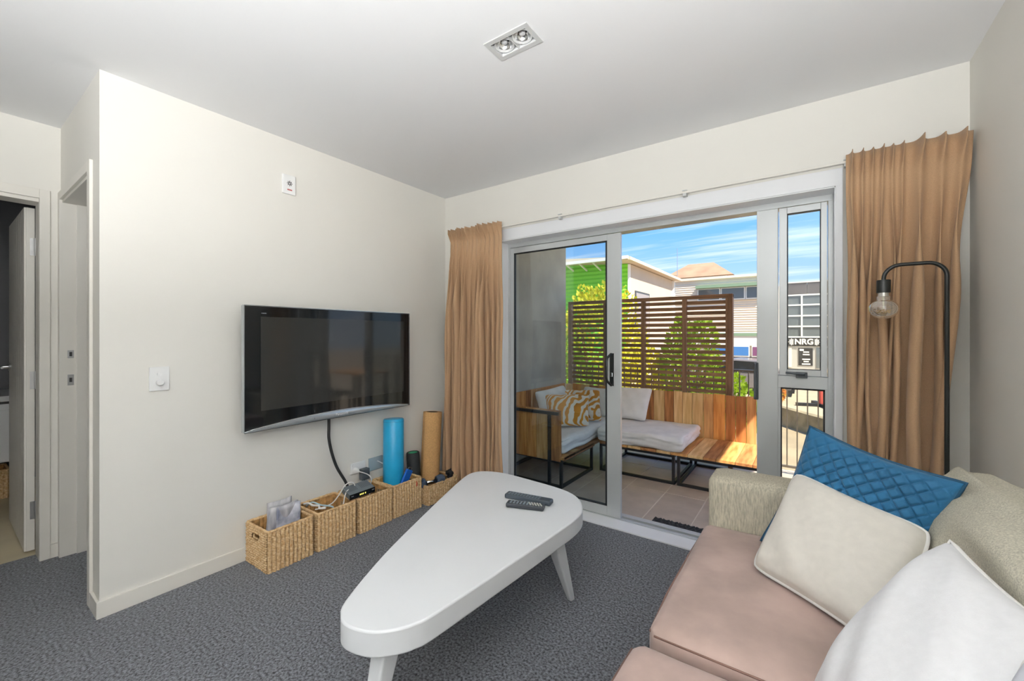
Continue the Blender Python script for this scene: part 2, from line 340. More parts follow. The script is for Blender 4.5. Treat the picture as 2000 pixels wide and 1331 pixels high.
# sliding panel, pushed to the left
sx0, sx1 = WX0+.022, -1.022
yp0, yp1 = YJ+.004, YJ+.030
sp = MB().box(sx0, sx0+.032, yp0, yp1, .012, 1.922).box(sx1-.095, sx1, yp0, yp1, .012, 1.922).box(sx0+.032, sx1-.095, yp0, yp1, 1.880, 1.922).box(sx0+.032, sx1-.095, yp0, yp1, .012, .075).build('sliding_panel', m_alu, wf, bevel=.0015)
gz0, gz1, gx0, gx1 = .075, 1.880, sx0+.032, sx1-.095
MB().box(gx0, gx0+.006, yp0+.002, yp1-.002, gz0, gz1).box(gx1-.012, gx1, yp0+.002, yp1-.002, gz0, gz1).box(gx0, gx1, yp0+.002, yp1-.002, gz1-.007, gz1).box(gx0, gx1, yp0+.002, yp1-.002, gz0, gz0+.007).build('gasket', m_black, sp)
MB().box(gx0+.003, gx1-.003, yp0+.010, yp0+.014, gz0+.003, gz1-.003).build('glass_pane', m_glass_t, sp)
# pull handle: a trapezoid loop standing off the stile
hx = sx1-.062
hp = [(hx,yp0+.002,1.105),(hx+.002,yp0-.012,1.110),(hx-.012,yp0-.05,1.085),(hx-.014,yp0-.056,1.06),(hx-.014,yp0-.056,.955),(hx-.012,yp0-.05,.93),(hx+.002,yp0-.012,.900),(hx,yp0+.002,.905)]
hb = MB().tube(hp, .0085, 10).box(hx-.012, hx+.016, yp0-.004, yp0, .895, 1.115)
hdl = hb.build('pull_handle', m_lampblk, sp, auto=35)
MB().box(hx-.004, hx+.010, yp0-.012, yp0-.004, .955, .985).build('snib', m_chrome, hdl, bevel=.003)
# fixed post between door and window
mp = bx('mullion', m_alu, wf, -.236, -.137, YJ+.002, YJ+.07, .010, 1.925, bevel=.0015)
MB().box(-.250, -.228, YJ-.012, YJ+.006, .880, 1.085).box(-.246, -.236, YJ-.03, YJ-.008, .885, 1.08).build('edge_pull', m_greyp, mp, bevel=.003)
# awning window: surround, sash, glass
sx0b, sx1b = -.137, WX1-.025
bx('transom', m_alu, wf, sx0b, sx1b, YJ+.002, YJ+.065, .955, 1.020, bevel=.0015)
sz0, sz1 = 1.022, 1.921; q0, q1 = sx0b+.006, sx1b-.004
ss = MB().box(q0, q0+.036, YJ-.006, YJ+.028, sz0, sz1).box(q1-.026, q1, YJ-.006, YJ+.028, sz0, sz1).box(q0+.036, q1-.026, YJ-.006, YJ+.028, sz1-.034, sz1).box(q0+.036, q1-.026, YJ-.006, YJ+.028, sz0, sz0+.032).build('window_sash', m_alu, wf, bevel=.002)
a0, a1, b0, b1 = q0+.036, q1-.026, sz0+.032, sz1-.034
MB().box(a0, a0+.004, YJ-.003, YJ+.02, b0, b1).box(a1-.004, a1, YJ-.003, YJ+.02, b0, b1).box(a0, a1, YJ-.003, YJ+.02, b1-.004, b1).box(a0, a1, YJ-.003, YJ+.02, b0, b0+.003).build('gasket', m_black, ss)
MB().box(a0+.002, a1-.002, YJ+.008, YJ+.012, b0+.002, b1-.002).build('glass_pane', m_glass, ss)
lt = MB().box(q0+.075, q0+.125, YJ-.022, YJ-.006, sz0-.010, sz0+.020).tube([(q0+.115,YJ-.03,sz0+.012),(q0+.03,YJ-.034,sz0+.016)], [.008,.006], 8).build('window_latch', m_greyp, ss, bevel=.002)
MB().box(sx0b+.012, sx0b+.017, YJ+.02, YJ+.045, .04, .953).box(sx1b-.02, sx1b-.012, YJ+.02, YJ+.045, .04, .953).box(sx0b+.012, sx1b-.012, YJ+.02, YJ+.045, .945, .953).build('gasket', m_black, wf)
MB().box(sx0b, sx0b+.012, YJ+.004, YJ+.06, .010, .955).box(sx1b-.012, sx1b, YJ+.004, YJ+.06, .010, .955).box(sx0b+.012, sx1b-.012, YJ+.004, YJ+.06, .010, .045).build('lower_frame', m_alu, wf)
MB().box(sx0b+.013, sx1b-.013, YJ+.03, YJ+.034, .046, .95).build('glass_pane', m_glass, wf)
# curtain track with small brackets
ct = thing('curtain_track', 'thin white curtain track running along the wall above the sliding door', 'curtain track', (-.9, 2.52, 2.05))
bx('rail', m_trim, ct, -2.40, .53, 2.505, 2.523, 2.046, 2.058, bevel=.002)
for xx in (-2.2, -1.385, -.577, .145):
    bk = MB().box(xx-.012, xx+.012, 2.50, YB, 2.058, 2.064).box(xx-.010, xx+.010, 2.502, 2.53, 2.030, 2.047).build('bracket', m_greymetal, ct)
# ------------------------------------------------------------------ fill lights added in the unseen half of the room
m_fill_panel = mat('fill_panel_glow', (1,1,1), .8, emit=(1.0,1.0,1.0), es=FILL_PANEL_L)  # glowing panel in a made-up window, added to brighten the room
w2 = structure(MB().box(XR+.02, XR+.09, WY0, WY0+.04, WZA, WZB).box(XR+.02, XR+.09, WY1-.04, WY1, WZA, WZB).box(XR+.02, XR+.09, WY0+.04, WY1-.04, WZA, WZA+.04).box(XR+.02, XR+.09, WY0+.04, WY1-.04, WZB-.04, WZB).build('fill_panel_frame', m_alu))
bx('fill_panel', m_fill_panel, w2, XR+.035, XR+.04, WY0+.04, WY1-.04, WZA+.04, WZB-.04)
m_fill_up = mat('fill_up_glow', (1,1,1), .6, emit=(.965,.985,1.0), es=FILL_UP_L)  # made-up uplighters, added to brighten ceiling and walls
for k, (lx, ly) in enumerate(((-.35,-1.0), (.3,-.62))):
    p = thing('fill_uplighter', ('unseen uplighter added as fill light in the middle of the room behind the camera', 'unseen uplighter added as fill light by the right wall behind the camera')[k], 'floor lamp', (lx, ly, 0))
    MB().lathe([(.14,0),(.14,.02),(.02,.03)], 24, Matrix.Translation((lx,ly,0))).build('base', m_lampblk, p)
    MB().tube([(lx,ly,.03),(lx,ly,1.1)], .012).build('pole', m_lampblk, p)
    MB().lathe([(.03,1.08),(.20,1.20),(.21,1.22),(.195,1.215),(.19,1.20)], 28, Matrix.Translation((lx,ly,0)), cap=False).build('bowl', m_white, p)
    MB().lathe([(.188,1.198),(.188,1.203)], 28, Matrix.Translation((lx,ly,0))).build('fill_disc', m_fill_up, p)
# ------------------------------------------------------------------ television
tv = thing('television', 'large flat black television mounted on the white wall', 'television', (XL, 1.526, .72))
ty0, ty1, tz0, tz1, tx = .970, 2.083, .720, 1.395, -2.420
bx('back_case', m_dkplastic, tv, XL+.035, tx-.022, ty0+.03, ty1-.03, tz0+.03, tz1-.02, bevel=.012, seg=3)
bx('wall_bracket', m_steel, tv, XL+.001, XL+.036, 1.3, 1.75, .9, 1.2)
bx('bezel', m_tvblack, tv, tx-.026, tx-.001, ty0, ty1, tz0, tz1, bevel=.004, seg=3)
bx('screen', m_tvscreen, tv, tx-.004, tx+.0005, ty0+.082, ty1-.052, tz0+.105, tz1-.058)
e0 = MB().box(tx-.028, tx+.001, ty0-.003, ty0+.001, tz0, tz1).box(tx-.028, tx+.001, ty1-.001, ty1+.003, tz0, tz1).box(tx-.028, tx+.001, ty0, ty1, tz1-.001, tz1+.003).build('edge_trim', m_silver, tv)
def lower(u, v):
    y = ty0 + (ty1-ty0)*u; b = 1-(2*u-1)**2
    z = tz0 - .002 + v*(.008 + .038*b); return (tx + .002 + .004*math.sin(v*PI)*b, y, z)
MB().grid(lower, 48, 6).build('lower_trim', m_silver, tv, smooth=True, solid=.003)
MB().tube([lower(k/40, 1.0) for k in range(1, 40)], .0022, 6).build('chrome_line', m_chrome, tv, smooth=True)
MB().tube([lower(k/40, 0.0) for k in range(0, 41)], .0016, 6).build('lower_edge', m_tvblack, tv, smooth=True)
m_logo = mat('logo_print', srgb(225,228,228), .4)
lg = text_mesh('Panasonic', .022, .0004); lg.materials.append(m_logo)
inst('lettering', lg, tv, (tx+.0088, 1.53, tz0+.020), (PI/2, 0, PI/2))
MB().lathe([(.004,0),(.004,.003)], 12, Matrix.Translation((tx+.004,1.35,tz0+.018)) @ Matrix.Rotation(PI/2,4,'Y')).build('sensor', m_black, tv)
m_dim = mat('dim_print', srgb(120,124,126), .5)
MB().box(tx-.0005, tx+.0003, 1.055, 1.062, tz1-.041, tz1-.036).box(tx-.0005, tx+.0003, 1.064, 1.070, tz1-.041, tz1-.036).box(tx-.0005, tx+.0003, 1.072, 1.080, tz1-.041, tz1-.036).build('small_mark', m_dim, tv)
cb = [(-2.47,1.475,.74),(-2.472,1.476,.66),(-2.474,1.478,.58),(-2.476,1.50,.48),(-2.474,1.535,.38),(-2.46,1.585,.28),(-2.45,1.60,.22),(-2.44,1.60,.14)]
def smooth_path(p, n=6):
    p = [Vector(q) for q in p]; out = []
    for k in range(len(p)-1):
        a = p[max(k-1,0)]; b = p[k]; c = p[k+1]; d = p[min(k+2,len(p)-1)]
        for j in range(n):
            t = j/n; out.append(.5*((2*b)+(-a+c)*t+(2*a-5*b+4*c-d)*t*t+(-a+3*b-3*c+d)*t**3))
    out.append(p[-1]); return out
def cable(name, pts, r, m, label, cat='cable', group=None):
    o = MB().tube(smooth_path(pts, 7), r, 8).build(name, m, None, smooth=True); return tag(o, label, cat, group)
cable('television_cable', cb, .0095, m_cable, 'thick black cable hanging from the television down to the baskets')
# ------------------------------------------------------------------ wall plates
sn = thing('wall_sensor', 'small white wall sensor with dark star symbol high above the television', 'sensor', (XL, 1.25, 2.08))
bx('housing', m_plastic, sn, XL, XL+.014, 1.212, 1.288, 2.075, 2.188, bevel=.003)
m_ink = mat('dark_ink', (.03,.03,.03), .6); m_red = mat('red_print', srgb(206,120,116), .6)
sb = MB()
for k in range(8):
    a = k*PI/4; sb.obox((XL+.0142, 1.252+.010*math.cos(a), 2.138+.010*math.sin(a)), (.001, .012, .004), Matrix.Rotation(a,3,'X'))
sb.build('star_symbol', m_ink, sn)
MB().box(XL+.0138, XL+.0145, 1.238, 1.266, 2.096, 2.104).build('red_mark', m_red, sn)
sw = thing('dimmer_switch', 'white dimmer switch with a round knob beside the television', 'switch', (XL, .643, .97))
bx('plate', m_plastic, sw, XL, XL+.010, .606, .682, .972, 1.086, bevel=.003)
MB().lathe([(.010,0),(.010,.004),(.008,.005)], 20, Matrix.Translation((XL+.010,.644,1.052)) @ Matrix.Rotation(PI/2,4,'Y')).build('button', m_plastic, sw, auto=40)
MB().lathe([(.015,0),(.014,.013),(.012,.015)], 24, Matrix.Translation((XL+.010,.644,1.012)) @ Matrix.Rotation(PI/2,4,'Y')).build('knob', m_plastic, sw, auto=40)
so = thing('power_outlet', 'white double power outlet with a plug and black adaptor above the baskets', 'power outlet', (XL, 1.72, .25))
bx('plate', m_plastic, so, XL, XL+.010, 1.658, 1.776, .292, .365, bevel=.003)
for yy in (1.68, 1.752): bx('rocker_switch', m_plastic, so, XL+.010, XL+.014, yy-.008, yy+.008, .340, .356, bevel=.001)
pg = thing('white_plug', 'round white plug pushed into the double power outlet', 'plug', (XL+.01, 1.69, .31))
MB().lathe([(.020,0),(.020,.018),(.012,.032),(.006,.045)], 20, Matrix.Translation((XL+.0102,1.692,.316)) @ Matrix.Rotation(PI/2,4,'Y')).build('body', m_plastic, pg, auto=40)
cordpts = [(XL+.055,1.692,.316),(XL+.075,1.715,.305),(XL+.085,1.75,.28),(XL+.088,1.765,.245),(XL+.088,1.755,.20),(XL+.09,1.75,.13)]
MB().tube(smooth_path(cordpts), .0035, 8).build('cord', m_wcable, pg, smooth=True)
ad = thing('black_adaptor', 'black box adaptor plugged into the double power outlet', 'adaptor', (XL+.01, 1.75, .25))
bx('body', m_greyp, ad, XL+.0102, XL+.05, 1.722, 1.782, .243, .318, bevel=.004)
MB().tube(smooth_path([(XL+.03,1.75,.245),(XL+.035,1.755,.22),(XL+.06,1.76,.17)]), .003, 8).build('cord', m_cable, ad, smooth=True)
ao = thing('aerial_outlet', 'glossy wall plate with a white aerial cable next to the blue foam roller', 'wall plate', (XL, 1.86, .27))
bx('plate', mat('glossy_plate', srgb(205,212,214), .08, metal=.4), ao, XL, XL+.008, 1.803, 1.921, .275, .368, bevel=.003)
MB().tube(smooth_path([(XL+.008,1.875,.335),(XL+.03,1.88,.33),(XL+.06,1.905,.30),(XL+.075,1.915,.24),(XL+.08,1.90,.19),(XL+.08,1.88,.12)]), .0035, 8).build('cord', m_wcable, ao, smooth=True)
# ------------------------------------------------------------------ baskets
def basket_meshes(Ly, Dx, H, tag_):
    # local frame: x 0..Dx away from the wall, y 0..Ly, z 0..H
    outm = MB(); inm = MB(); hole = lambda a, h: .33 < a < .67 and .70 < h < .86
    nC = max(8, round(Ly / .0215))
    def bulge(a, h): return .006*math.sin(PI*a)*math.sin(PI*h)
    def fr(a, h):
        c = a*nC; t = c - math.floor(c); k = math.floor(c)
        ph = h*H/.0125 + k*.37 + (t-.5)*1.0
        return (abs(math.sin(PI*t))**.55)*(.0060 + .0070*abs(math.sin(PI*ph))) + .002*vnoise(a*23, h*17, 3) + bulge(a, h)
    nR = round(H / .0125)
    def sd_(a, h):
        r = h*nR + .25*math.sin(a*9); t = r - math.floor(r)
        return (abs(math.sin(PI*t))**.6)*(.0060 + .0020*math.sin(a*60 + math.floor(r)*2.1)) + .002*vnoise(a*9, h*30, 5) + bulge(a, h)
    outm.grid(lambda a, h: (Dx + fr(a, h)-.003, Ly*a, H*h), nC*6, 64)
    outm.grid(lambda a, h: (-fr(a, h)*.5+.003, Ly*(1-a), H*h), nC*3, 24)
    outm.grid(lambda a, h: (Dx*a, -sd_(a, h)+.002, H*h), 42, nR*5, skip=hole)
    outm.grid(lambda a, h: (Dx*(1-a), Ly + sd_(a, h)-.002, H*h), 42, nR*5, skip=hole)
    outm.box(.004, Dx-.004, .004, Ly-.004, .0, .008)
    w = .010
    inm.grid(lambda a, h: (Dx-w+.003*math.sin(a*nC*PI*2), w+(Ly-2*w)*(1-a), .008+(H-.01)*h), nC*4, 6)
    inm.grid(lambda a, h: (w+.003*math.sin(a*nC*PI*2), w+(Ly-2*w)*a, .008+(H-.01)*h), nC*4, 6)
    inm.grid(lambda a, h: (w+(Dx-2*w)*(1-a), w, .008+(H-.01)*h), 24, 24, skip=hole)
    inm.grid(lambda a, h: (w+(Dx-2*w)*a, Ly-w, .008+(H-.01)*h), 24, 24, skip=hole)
    rim = MB(); rr = .0075; p = []
    for (cx_, cy_, a0_) in ((Dx-.012, .012, -PI/2), (Dx-.012, Ly-.012, 0), (.012, Ly-.012, PI/2), (.012, .012, PI)):
        for q in range(5): a_ = a0_ + q*PI/8; p.append((cx_+.010*math.cos(a_), cy_+.010*math.sin(a_), H))
    pp = []
    for k in range(len(p)):
        A = Vector(p[k]); B = Vector(p[(k+1) % len(p)]); n = max(1, int((B-A).length/.012))
        for j in range(n): pp.append(A.lerp(B, j/n) + Vector((0,0,.0012*math.sin(len(pp)*1.9))))
    rim.tube(pp, rr, 7, closed=True)
    hd = []
    for yy in (w*.5-.001, Ly-w*.5+.001):
        m = MB(); q = [(Dx*.33,yy,H*.70),(Dx*.67,yy,H*.70),(Dx*.67,yy,H*.86),(Dx*.33,yy,H*.86)]
        m.tube(q, .0055, 6, closed=True); hd.append(m.mesh('handle_hole', True))
    ms = [outm.mesh('basket_wall', True), inm.mesh('basket_lining', True), rim.mesh('basket_rim', True)] + hd
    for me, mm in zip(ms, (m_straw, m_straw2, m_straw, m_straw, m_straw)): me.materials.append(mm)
    return ms
def place_basket(ms, loc, label, rotz=0):
    t = thing('woven_basket', label, 'basket', loc, 'woven seagrass baskets along the television wall', rotz=rotz)
    for nm, me in zip(('wall', 'lining', 'rim', 'handle_hole', 'handle_hole'), ms):
        o = bpy.data.objects.new(nm, me); COL.objects.link(o); o.parent = t
    return t
BM = basket_meshes(.246, .232, .213, 'a'); BM2 = basket_meshes(.300, .255, .135, 'b')
BX0 = XL + .016
place_basket(BM, (BX0, 1.018, 0), 'woven seagrass basket holding newspapers, nearest the hall', .02)
place_basket(BM, (BX0, 1.292, 0), 'woven seagrass basket with white cords, second from the hall')
place_basket(BM, (BX0+.004, 1.562, 0), 'woven seagrass basket under the power outlets, supporting the black decoder box')
place_basket(BM, (BX0, 1.826, 0), 'woven seagrass basket holding the blue foam roller')
place_basket(BM2, (BX0+.012, 2.108, 0), 'low wide seagrass basket of weights in the corner by the curtain')
place_basket(BM, (-5.20, .12, 0), 'woven basket on the bathroom floor under the vanity')
# newspapers and magazine in the first basket
def sheet(name, A, B, up, curve, th, m, label, cat, group=None, layers=1):
    A = Vector(A); B = Vector(B); up = Vector(up); n = (B-A).cross(up).normalized(); mbs = MB()
    for l in range(layers):
        off = n*(th*1.6*l)
        mbs.grid(lambda u, v: A.lerp(B, u) + up*v + n*(curve*math.sin(PI*u)*(.4+.6*v) + .5*curve*v*v) + off, 14, 10)
    o = mbs.build(name, m, None, smooth=True, solid=th); return tag(o, label, cat, group)
sheet('newspaper', (-2.415,1.06,.02), (-2.415,1.215,.02), (-.012,.03,.265), .022, .004, m_paper, 'folded grey newspaper leaning in the first basket', 'newspaper', None, 3)
sheet('magazine', (-2.345,1.09,.02), (-2.345,1.22,.02), (-.035,.03,.265), -.018, .003, m_paper2, 'white glossy magazine standing in front of the folded newspaper', 'magazine', None, 2)
sheet('brochure', (-2.455,1.10,.02), (-2.455,1.235,.02), (-.01,.0,.28), .016, .003, m_paper, 'pale brochure standing behind the folded newspaper', 'brochure')
# cords bundled in the second basket
bl = MB().tube(smooth_path([(-2.47,1.315,.222),(-2.44,1.33,.228),(-2.40,1.33,.226),(-2.37,1.35,.224),(-2.33,1.335,.224),(-2.31,1.36,.222)]), .006, 8).build('white_strap', m_wcable, None, smooth=True)
tag(bl, 'flat white strap lying over the rim of the second basket', 'strap')
cable('pale_blue_cord', [(-2.48,1.335,.20),(-2.43,1.345,.232),(-2.38,1.365,.222),(-2.33,1.375,.226),(-2.30,1.40,.215),(-2.32,1.42,.16)], .0045, mat('pale_blue', srgb(170,200,212), .5), 'pale blue cord looping over the rim of the second basket')
# decoder box on the rims
Md = Matrix.Translation((-2.335,1.595,.253)) @ Euler((math.radians(4), math.radians(10), math.radians(-8))).to_matrix().to_4x4()
db = thing('decoder_box', 'small black decoder box resting across the basket rims', 'decoder', tuple(Md.translation))
MB(Md).box(-.055,.055,-.083,.083,-.017,.017).build('case', mat('decoder_top', srgb(96,104,108), .4), db, bevel=.002)
MB(Md).box(.0545,.0575,-.083,.083,-.017,.017).build('front_panel', m_tvblack, db, bevel=.001)
vs_ = MB(Md)
for k in range(16): 
    if k in (7,8): continue
    vs_.box(-.045,.02,-.074+k*.0095,-.069+k*.0095,.0168,.0174)
vs_.build('vent_slots', m_greyp, db)
m_led = mat('led_amber', (.9,.8,.2), .5, emit=(.85,.75,.15), es=1.2)
dg_ = MB(Md)
for y_ in (-.016,-.006,.004,.018): dg_.box(.0572,.0578,y_-.003,y_+.003,-.005,.005)
dg_.build('display_digits', m_led, db)
for y_ in (-.066, .07): MB(Md).box(.0572,.0578,y_-.008,y_+.008,.002,.007).build('panel_print', m_dim, db)
MB().tube(smooth_path([(-2.36,1.59,.255),(-2.37,1.585,.29),(-2.38,1.56,.298),(-2.385,1.53,.285),(-2.37,1.48,.245),(-2.36,1.43,.215),(-2.37,1.37,.205),(-2.39,1.34,.20)]), .0035, 8).build('cord', m_wcable, db, smooth=True)
MB().tube(smooth_path([(-2.372,1.575,.25),(-2.35,1.53,.266),(-2.335,1.50,.245),(-2.33,1.487,.20),(-2.34,1.48,.13)]), .0035, 8).build('cord', m_wcable, db, smooth=True)
# blue foam roller in the fourth basket
def roller_M(base, top):
    b = Vector(base); d = Vector(top)-b; return Matrix.Translation(b) @ d.to_track_quat('Z','Y').to_matrix().to_4x4(), d.length
Mr, Lr = roller_M((-2.405,1.925,.012), (-2.440,1.955,.635))
fr_ = thing('foam_roller', 'tall glossy blue foam roller standing in a basket against the wall', 'foam roller', (-2.405,1.925,.012))
MB().lathe([(.0,0),(.066,0),(.072,.006),(.072,Lr-.006),(.067,Lr),(.0,Lr)], 40, Mr, cap=False).build('foam', m_foamblue, fr_, auto=50)
MB().tube([Mr @ Vector((.0725*math.cos(a), .0725*math.sin(a), Lr*.97)) for a in [2*PI*k/40 for k in range(40)]], .0012, 6, closed=True).build('end_seam', mat('foam_seam', srgb(30,120,165), .5), fr_, smooth=True)
Mb = Matrix.Translation((-2.318,1.965,.225)) @ Euler((math.radians(-28), math.radians(8), math.radians(8))).to_matrix().to_4x4()
bb = thing('blue_notebook', 'small dark blue notebook leaning against the blue foam roller', 'notebook', tuple(Mb.translation))
MB(Mb).box(-.008,.008,-.033,.033,-.075,.062).build('cover', m_bluebook, bb, bevel=.003)
MB(Mb).box(-.006,.006,-.031,.034,-.073,.060).build('pages', m_paper, bb)
MB(Mb).tube([(0,-.02,.06),(0,-.018,.075),(0,.0,.080),(0,.02,.075),(0,.022,.06)], .002, 6).build('clear_loop', m_bulb, bb, smooth=True)
rt = MB().tube(smooth_path([(-2.277,2.015,.205),(-2.268,2.02,.19),(-2.267,2.018,.165)]), [.004]*13, 6).build('red_tag', mat('red_thread', srgb(190,60,40), .7), None, smooth=True)
tag(rt, 'short red ribbon hanging on the front of the fourth basket', 'ribbon')
# green-cored black roller
Mr, Lr = roller_M((-2.446,2.162,.01), (-2.458,2.150,.345))
gr = thing('short_roller', 'short black roller with a green core between the blue roller and the cork mat', 'foam roller', (-2.446,2.162,.01))
MB().lathe([(.036,0),(.047,0),(.048,.004),(.048,Lr-.004),(.046,Lr),(.036,Lr)], 32, Mr, cap=False).build('sleeve', m_rubber, gr, auto=50)
MB().lathe([(.0362,0),(.036,Lr-.003),(.031,Lr-.003),(.031,Lr-.10),(.0,Lr-.10)], 28, Mr, cap=False).build('core', m_green, gr, auto=50)
# rolled cork yoga mat
Mr, Lr = roller_M((-2.414,2.272,.012), (-2.428,2.325,.630))
ck = thing('cork_yoga_mat', 'rolled cork yoga mat with black backing standing in the corner basket', 'yoga mat', (-2.414,2.272,.012))
def spiral(r0, turns, th, z0, z1, n):
    m = MB()
    def fn(u, v):
        a = u*turns*2*PI; r = r0 - .0062*u*turns; return Mr @ Vector((r*math.cos(a+1.2), r*math.sin(a+1.2), z0+(z1-z0)*v))
    return m.grid(fn, n, 6)
spiral(.076, 4.5, 0, 0, Lr, 150).build('cork_layer', m_cork, ck, smooth=True, solid=.0012)
spiral(.0729, 4.5, 0, .001, Lr-.001, 150).build('rubber_layer', m_rubber, ck, smooth=True, solid=.0044)
# weights in the low basket
def dumbbell(c, ang, tilt, r, L, label, m):
    Mx = Matrix.Translation(c) @ Euler((0, tilt, ang)).to_matrix().to_4x4()
    t = thing('dumbbell', label, 'dumbbell', c, 'hexagonal dumbbells in the corner basket')
    for s_ in (-1, 1):
        mm = Mx @ Matrix.Rotation(s_*PI/2, 4, 'Y') @ Matrix.Translation((0,0,L*.28))
        MB().lathe([(r*.78,0),(r,.014),(r,.045),(r*.78,.062)], 6, mm).build('hex_head', m, t, bevel=.003)
    MB(Mx).tube([(-L*.3,0,0),(L*.3,0,0)], .013, 12).build('grip', m_chrome, t, smooth=True)
dumbbell((-2.300,2.185,.142), 1.25, .0, .040, .16, 'blue grey hexagonal dumbbell at the front of the corner basket', m_dumb)
dumbbell((-2.300,2.335,.142), 1.75, .0, .038, .15, 'black hexagonal dumbbell behind the blue grey one', m_blk)
def ball(name, c, r, m, label, cat):
    o = MB().lathe([(max(.001, r*math.sin(k*PI/14)), -r*math.cos(k*PI/14)) for k in range(15)], 22, Matrix.Translation(c)).build(name, m, None, smooth=True); return tag(o, label, cat)
ball('exercise_ball', (-2.372,2.168,.100), .040, m_blk, 'dark exercise ball at the wall end of the corner basket', 'ball')
ball('green_ball', (-2.375,2.388,.045), .020, mat('green_rubber', srgb(30,90,62), .5), 'small green ball at the far end of the corner basket', 'ball')
# ------------------------------------------------------------------ curtains
def curtain(name, label, top, bot, y0, zt, zb, folds, amp_t, amp_b, seed, xoff=None, hook=.095):
    rnd = random.Random(seed); W = sum(f[0] for f in folds); nper = 16; nu = nper*len(folds); nv = 56
    cum = [0]
    for f in folds: cum.append(cum[-1] + f[0]/W)
    ph = [rnd.uniform(.75, 1.25) for _ in folds]
    def fn(u, v):
        k = min(len(folds)-1, int(u*len(folds)+1e-9)); t = u*len(folds)-k; s = cum[k] + (cum[k+1]-cum[k])*t
        z = zt + (zb-zt)*v; d = zt - z
        fa = folds[k][1]
        wave = .5-.5*math.cos(2*PI*t)                      # 0 at fold valley, 1 at crest
        g = smoothstep(hook*.4, hook, d) * (1 - smoothstep(hook, hook*3.0, d))
        hdr = 1 - smoothstep(hook*.7, hook*1.1, d)
        low = smoothstep(hook, .7, d)
        amp = (hdr*amp_t + (1-hdr)*(.35*amp_t + (amp_b-.35*amp_t)*low))*fa*(1-.55*g)
        sh = wave**(1.7 if d < hook*1.2 else 1.15)
        sway = .010*math.sin(d*2.1+k*1.7)*low + .006*math.sin(d*5.3+k*2.9)*low
        x = (top[0]+(top[1]-top[0])*s)*(1-v) + (bot[0]+(bot[1]-bot[0])*s)*v + sway
        x += .30*amp*math.sin(2*PI*t)*(.4+.6*low)*ph[k]
        if xoff: x += xoff(s, d)
        y = y0 - amp*sh*ph[k] - .004*math.sin(d*9+k)*low
        if hdr > 0: y -= .02*hdr*hdr*(d < hook*.6)*0
        return (x, y, z)
    t = thing(name, label, 'curtain', ((bot[0]+bot[1])/2, y0, zb), 'pinch pleated curtains at the sliding door')
    MB().grid(fn, nu, nv).build('cloth', m_curtain, t, smooth=True, solid=.0025, fix=False)
    for k in range(len(folds)):
        s = (cum[k]+cum[k+1])/2; x = top[0]+(top[1]-top[0])*s
        MB().box(x-.003, x+.003, y0-.002, 2.523, zt-.04, zt-.02).build('hook', m_greymetal, t)
    return t
rf = random.Random(3)
curtain('curtain', 'narrow brown curtain gathered beside the sliding glass panel', (-2.395,-1.872), (-2.435,-1.858), 2.497, 2.088, .012, [(rf.uniform(.7,1.3), rf.uniform(.7,1.2)) for _ in range(13)], .050, .066, 5)
curtain('curtain', 'brown curtain bunched in the corner behind the black floor lamp', (.140,.548), (.135,.470), 2.480, 2.075, .012,
    [(.9,1.25),(.8,1.1),(.75,.9),(.75,.9),(.7,.85),(.75,.9),(1.7,1.5),(1.3,1.3),(1.3,1.2)], .052, .066, 9,
    xoff=lambda s, d: -.03*smoothstep(.75,1,s)*smoothstep(.1,.5,d))
# ------------------------------------------------------------------ coffee table
TBL = [(-1.117,.704),(-1.166,.752),(-1.286,.977),(-1.398,1.235),(-1.527,1.55),(-1.612,1.777),(-1.630,1.88),(-1.590,1.945),(-1.484,1.985),(-1.305,1.982),(-1.063,1.957),(-.945,1.900),(-.875,1.808),(-.846,1.709),(-.846,1.557),(-.868,1.201),(-.892,.872),(-.907,.804),(-.927,.765),(-.959,.728),(-.991,.705),(-1.040,.689),(-1.083,.688)]
def closed_smooth(p, n=4):
    out = []; m = len(p)
    for k in range(m):
        a, b, c, d = (Vector(p[(k+j-1) % m]) for j in range(4))
        for j in range(n):
            t = j/n; out.append(.5*((2*b)+(-a+c)*t+(2*a-5*b+4*c-d)*t*t+(-a+3*b-3*c+d)*t**3))
    return out
tb = thing('coffee_table', 'white three-legged coffee table with a rounded triangular top', 'table', (-1.2,1.35,0))
pl = closed_smooth(TBL)
MB().prism(pl, lambda p: (p[0],p[1],.345), lambda p: (p[0],p[1],.42)).build('table_top', m_tablewhite, tb, bevel=.006, seg=3, auto=50)
def table_leg(foot, top, w0, w1, face):
    f = Vector(foot); t = Vector(top); n = Vector(face).normalized(); s = Vector((-n.y, n.x, 0)); m = MB(); r = []
    for P, wn, ws in ((f, .016, w0), (t, .034, w1)):
        r.append([m.addv(P + n*a*wn + s*b*ws) for a, b in ((-1,-1),(1,-1),(1,1),(-1,1))])
    m.f += [r[0][::-1], r[1][:]] + [[r[0][k], r[0][(k+1)%4], r[1][(k+1)%4], r[1][k]] for k in range(4)]
    m.build('leg', m_tablewhite, tb, bevel=.008, seg=3)
table_leg((-.905,1.748,0), (-.905,1.59,.345), .014, .030, (.15,1,0))
table_leg((-1.005,.690,0), (-1.010,.790,.345), .016, .030, (0,-1,0))
table_leg((-1.56,1.90,0), (-1.47,1.80,.345), .014, .030, (-.7,.7,0))
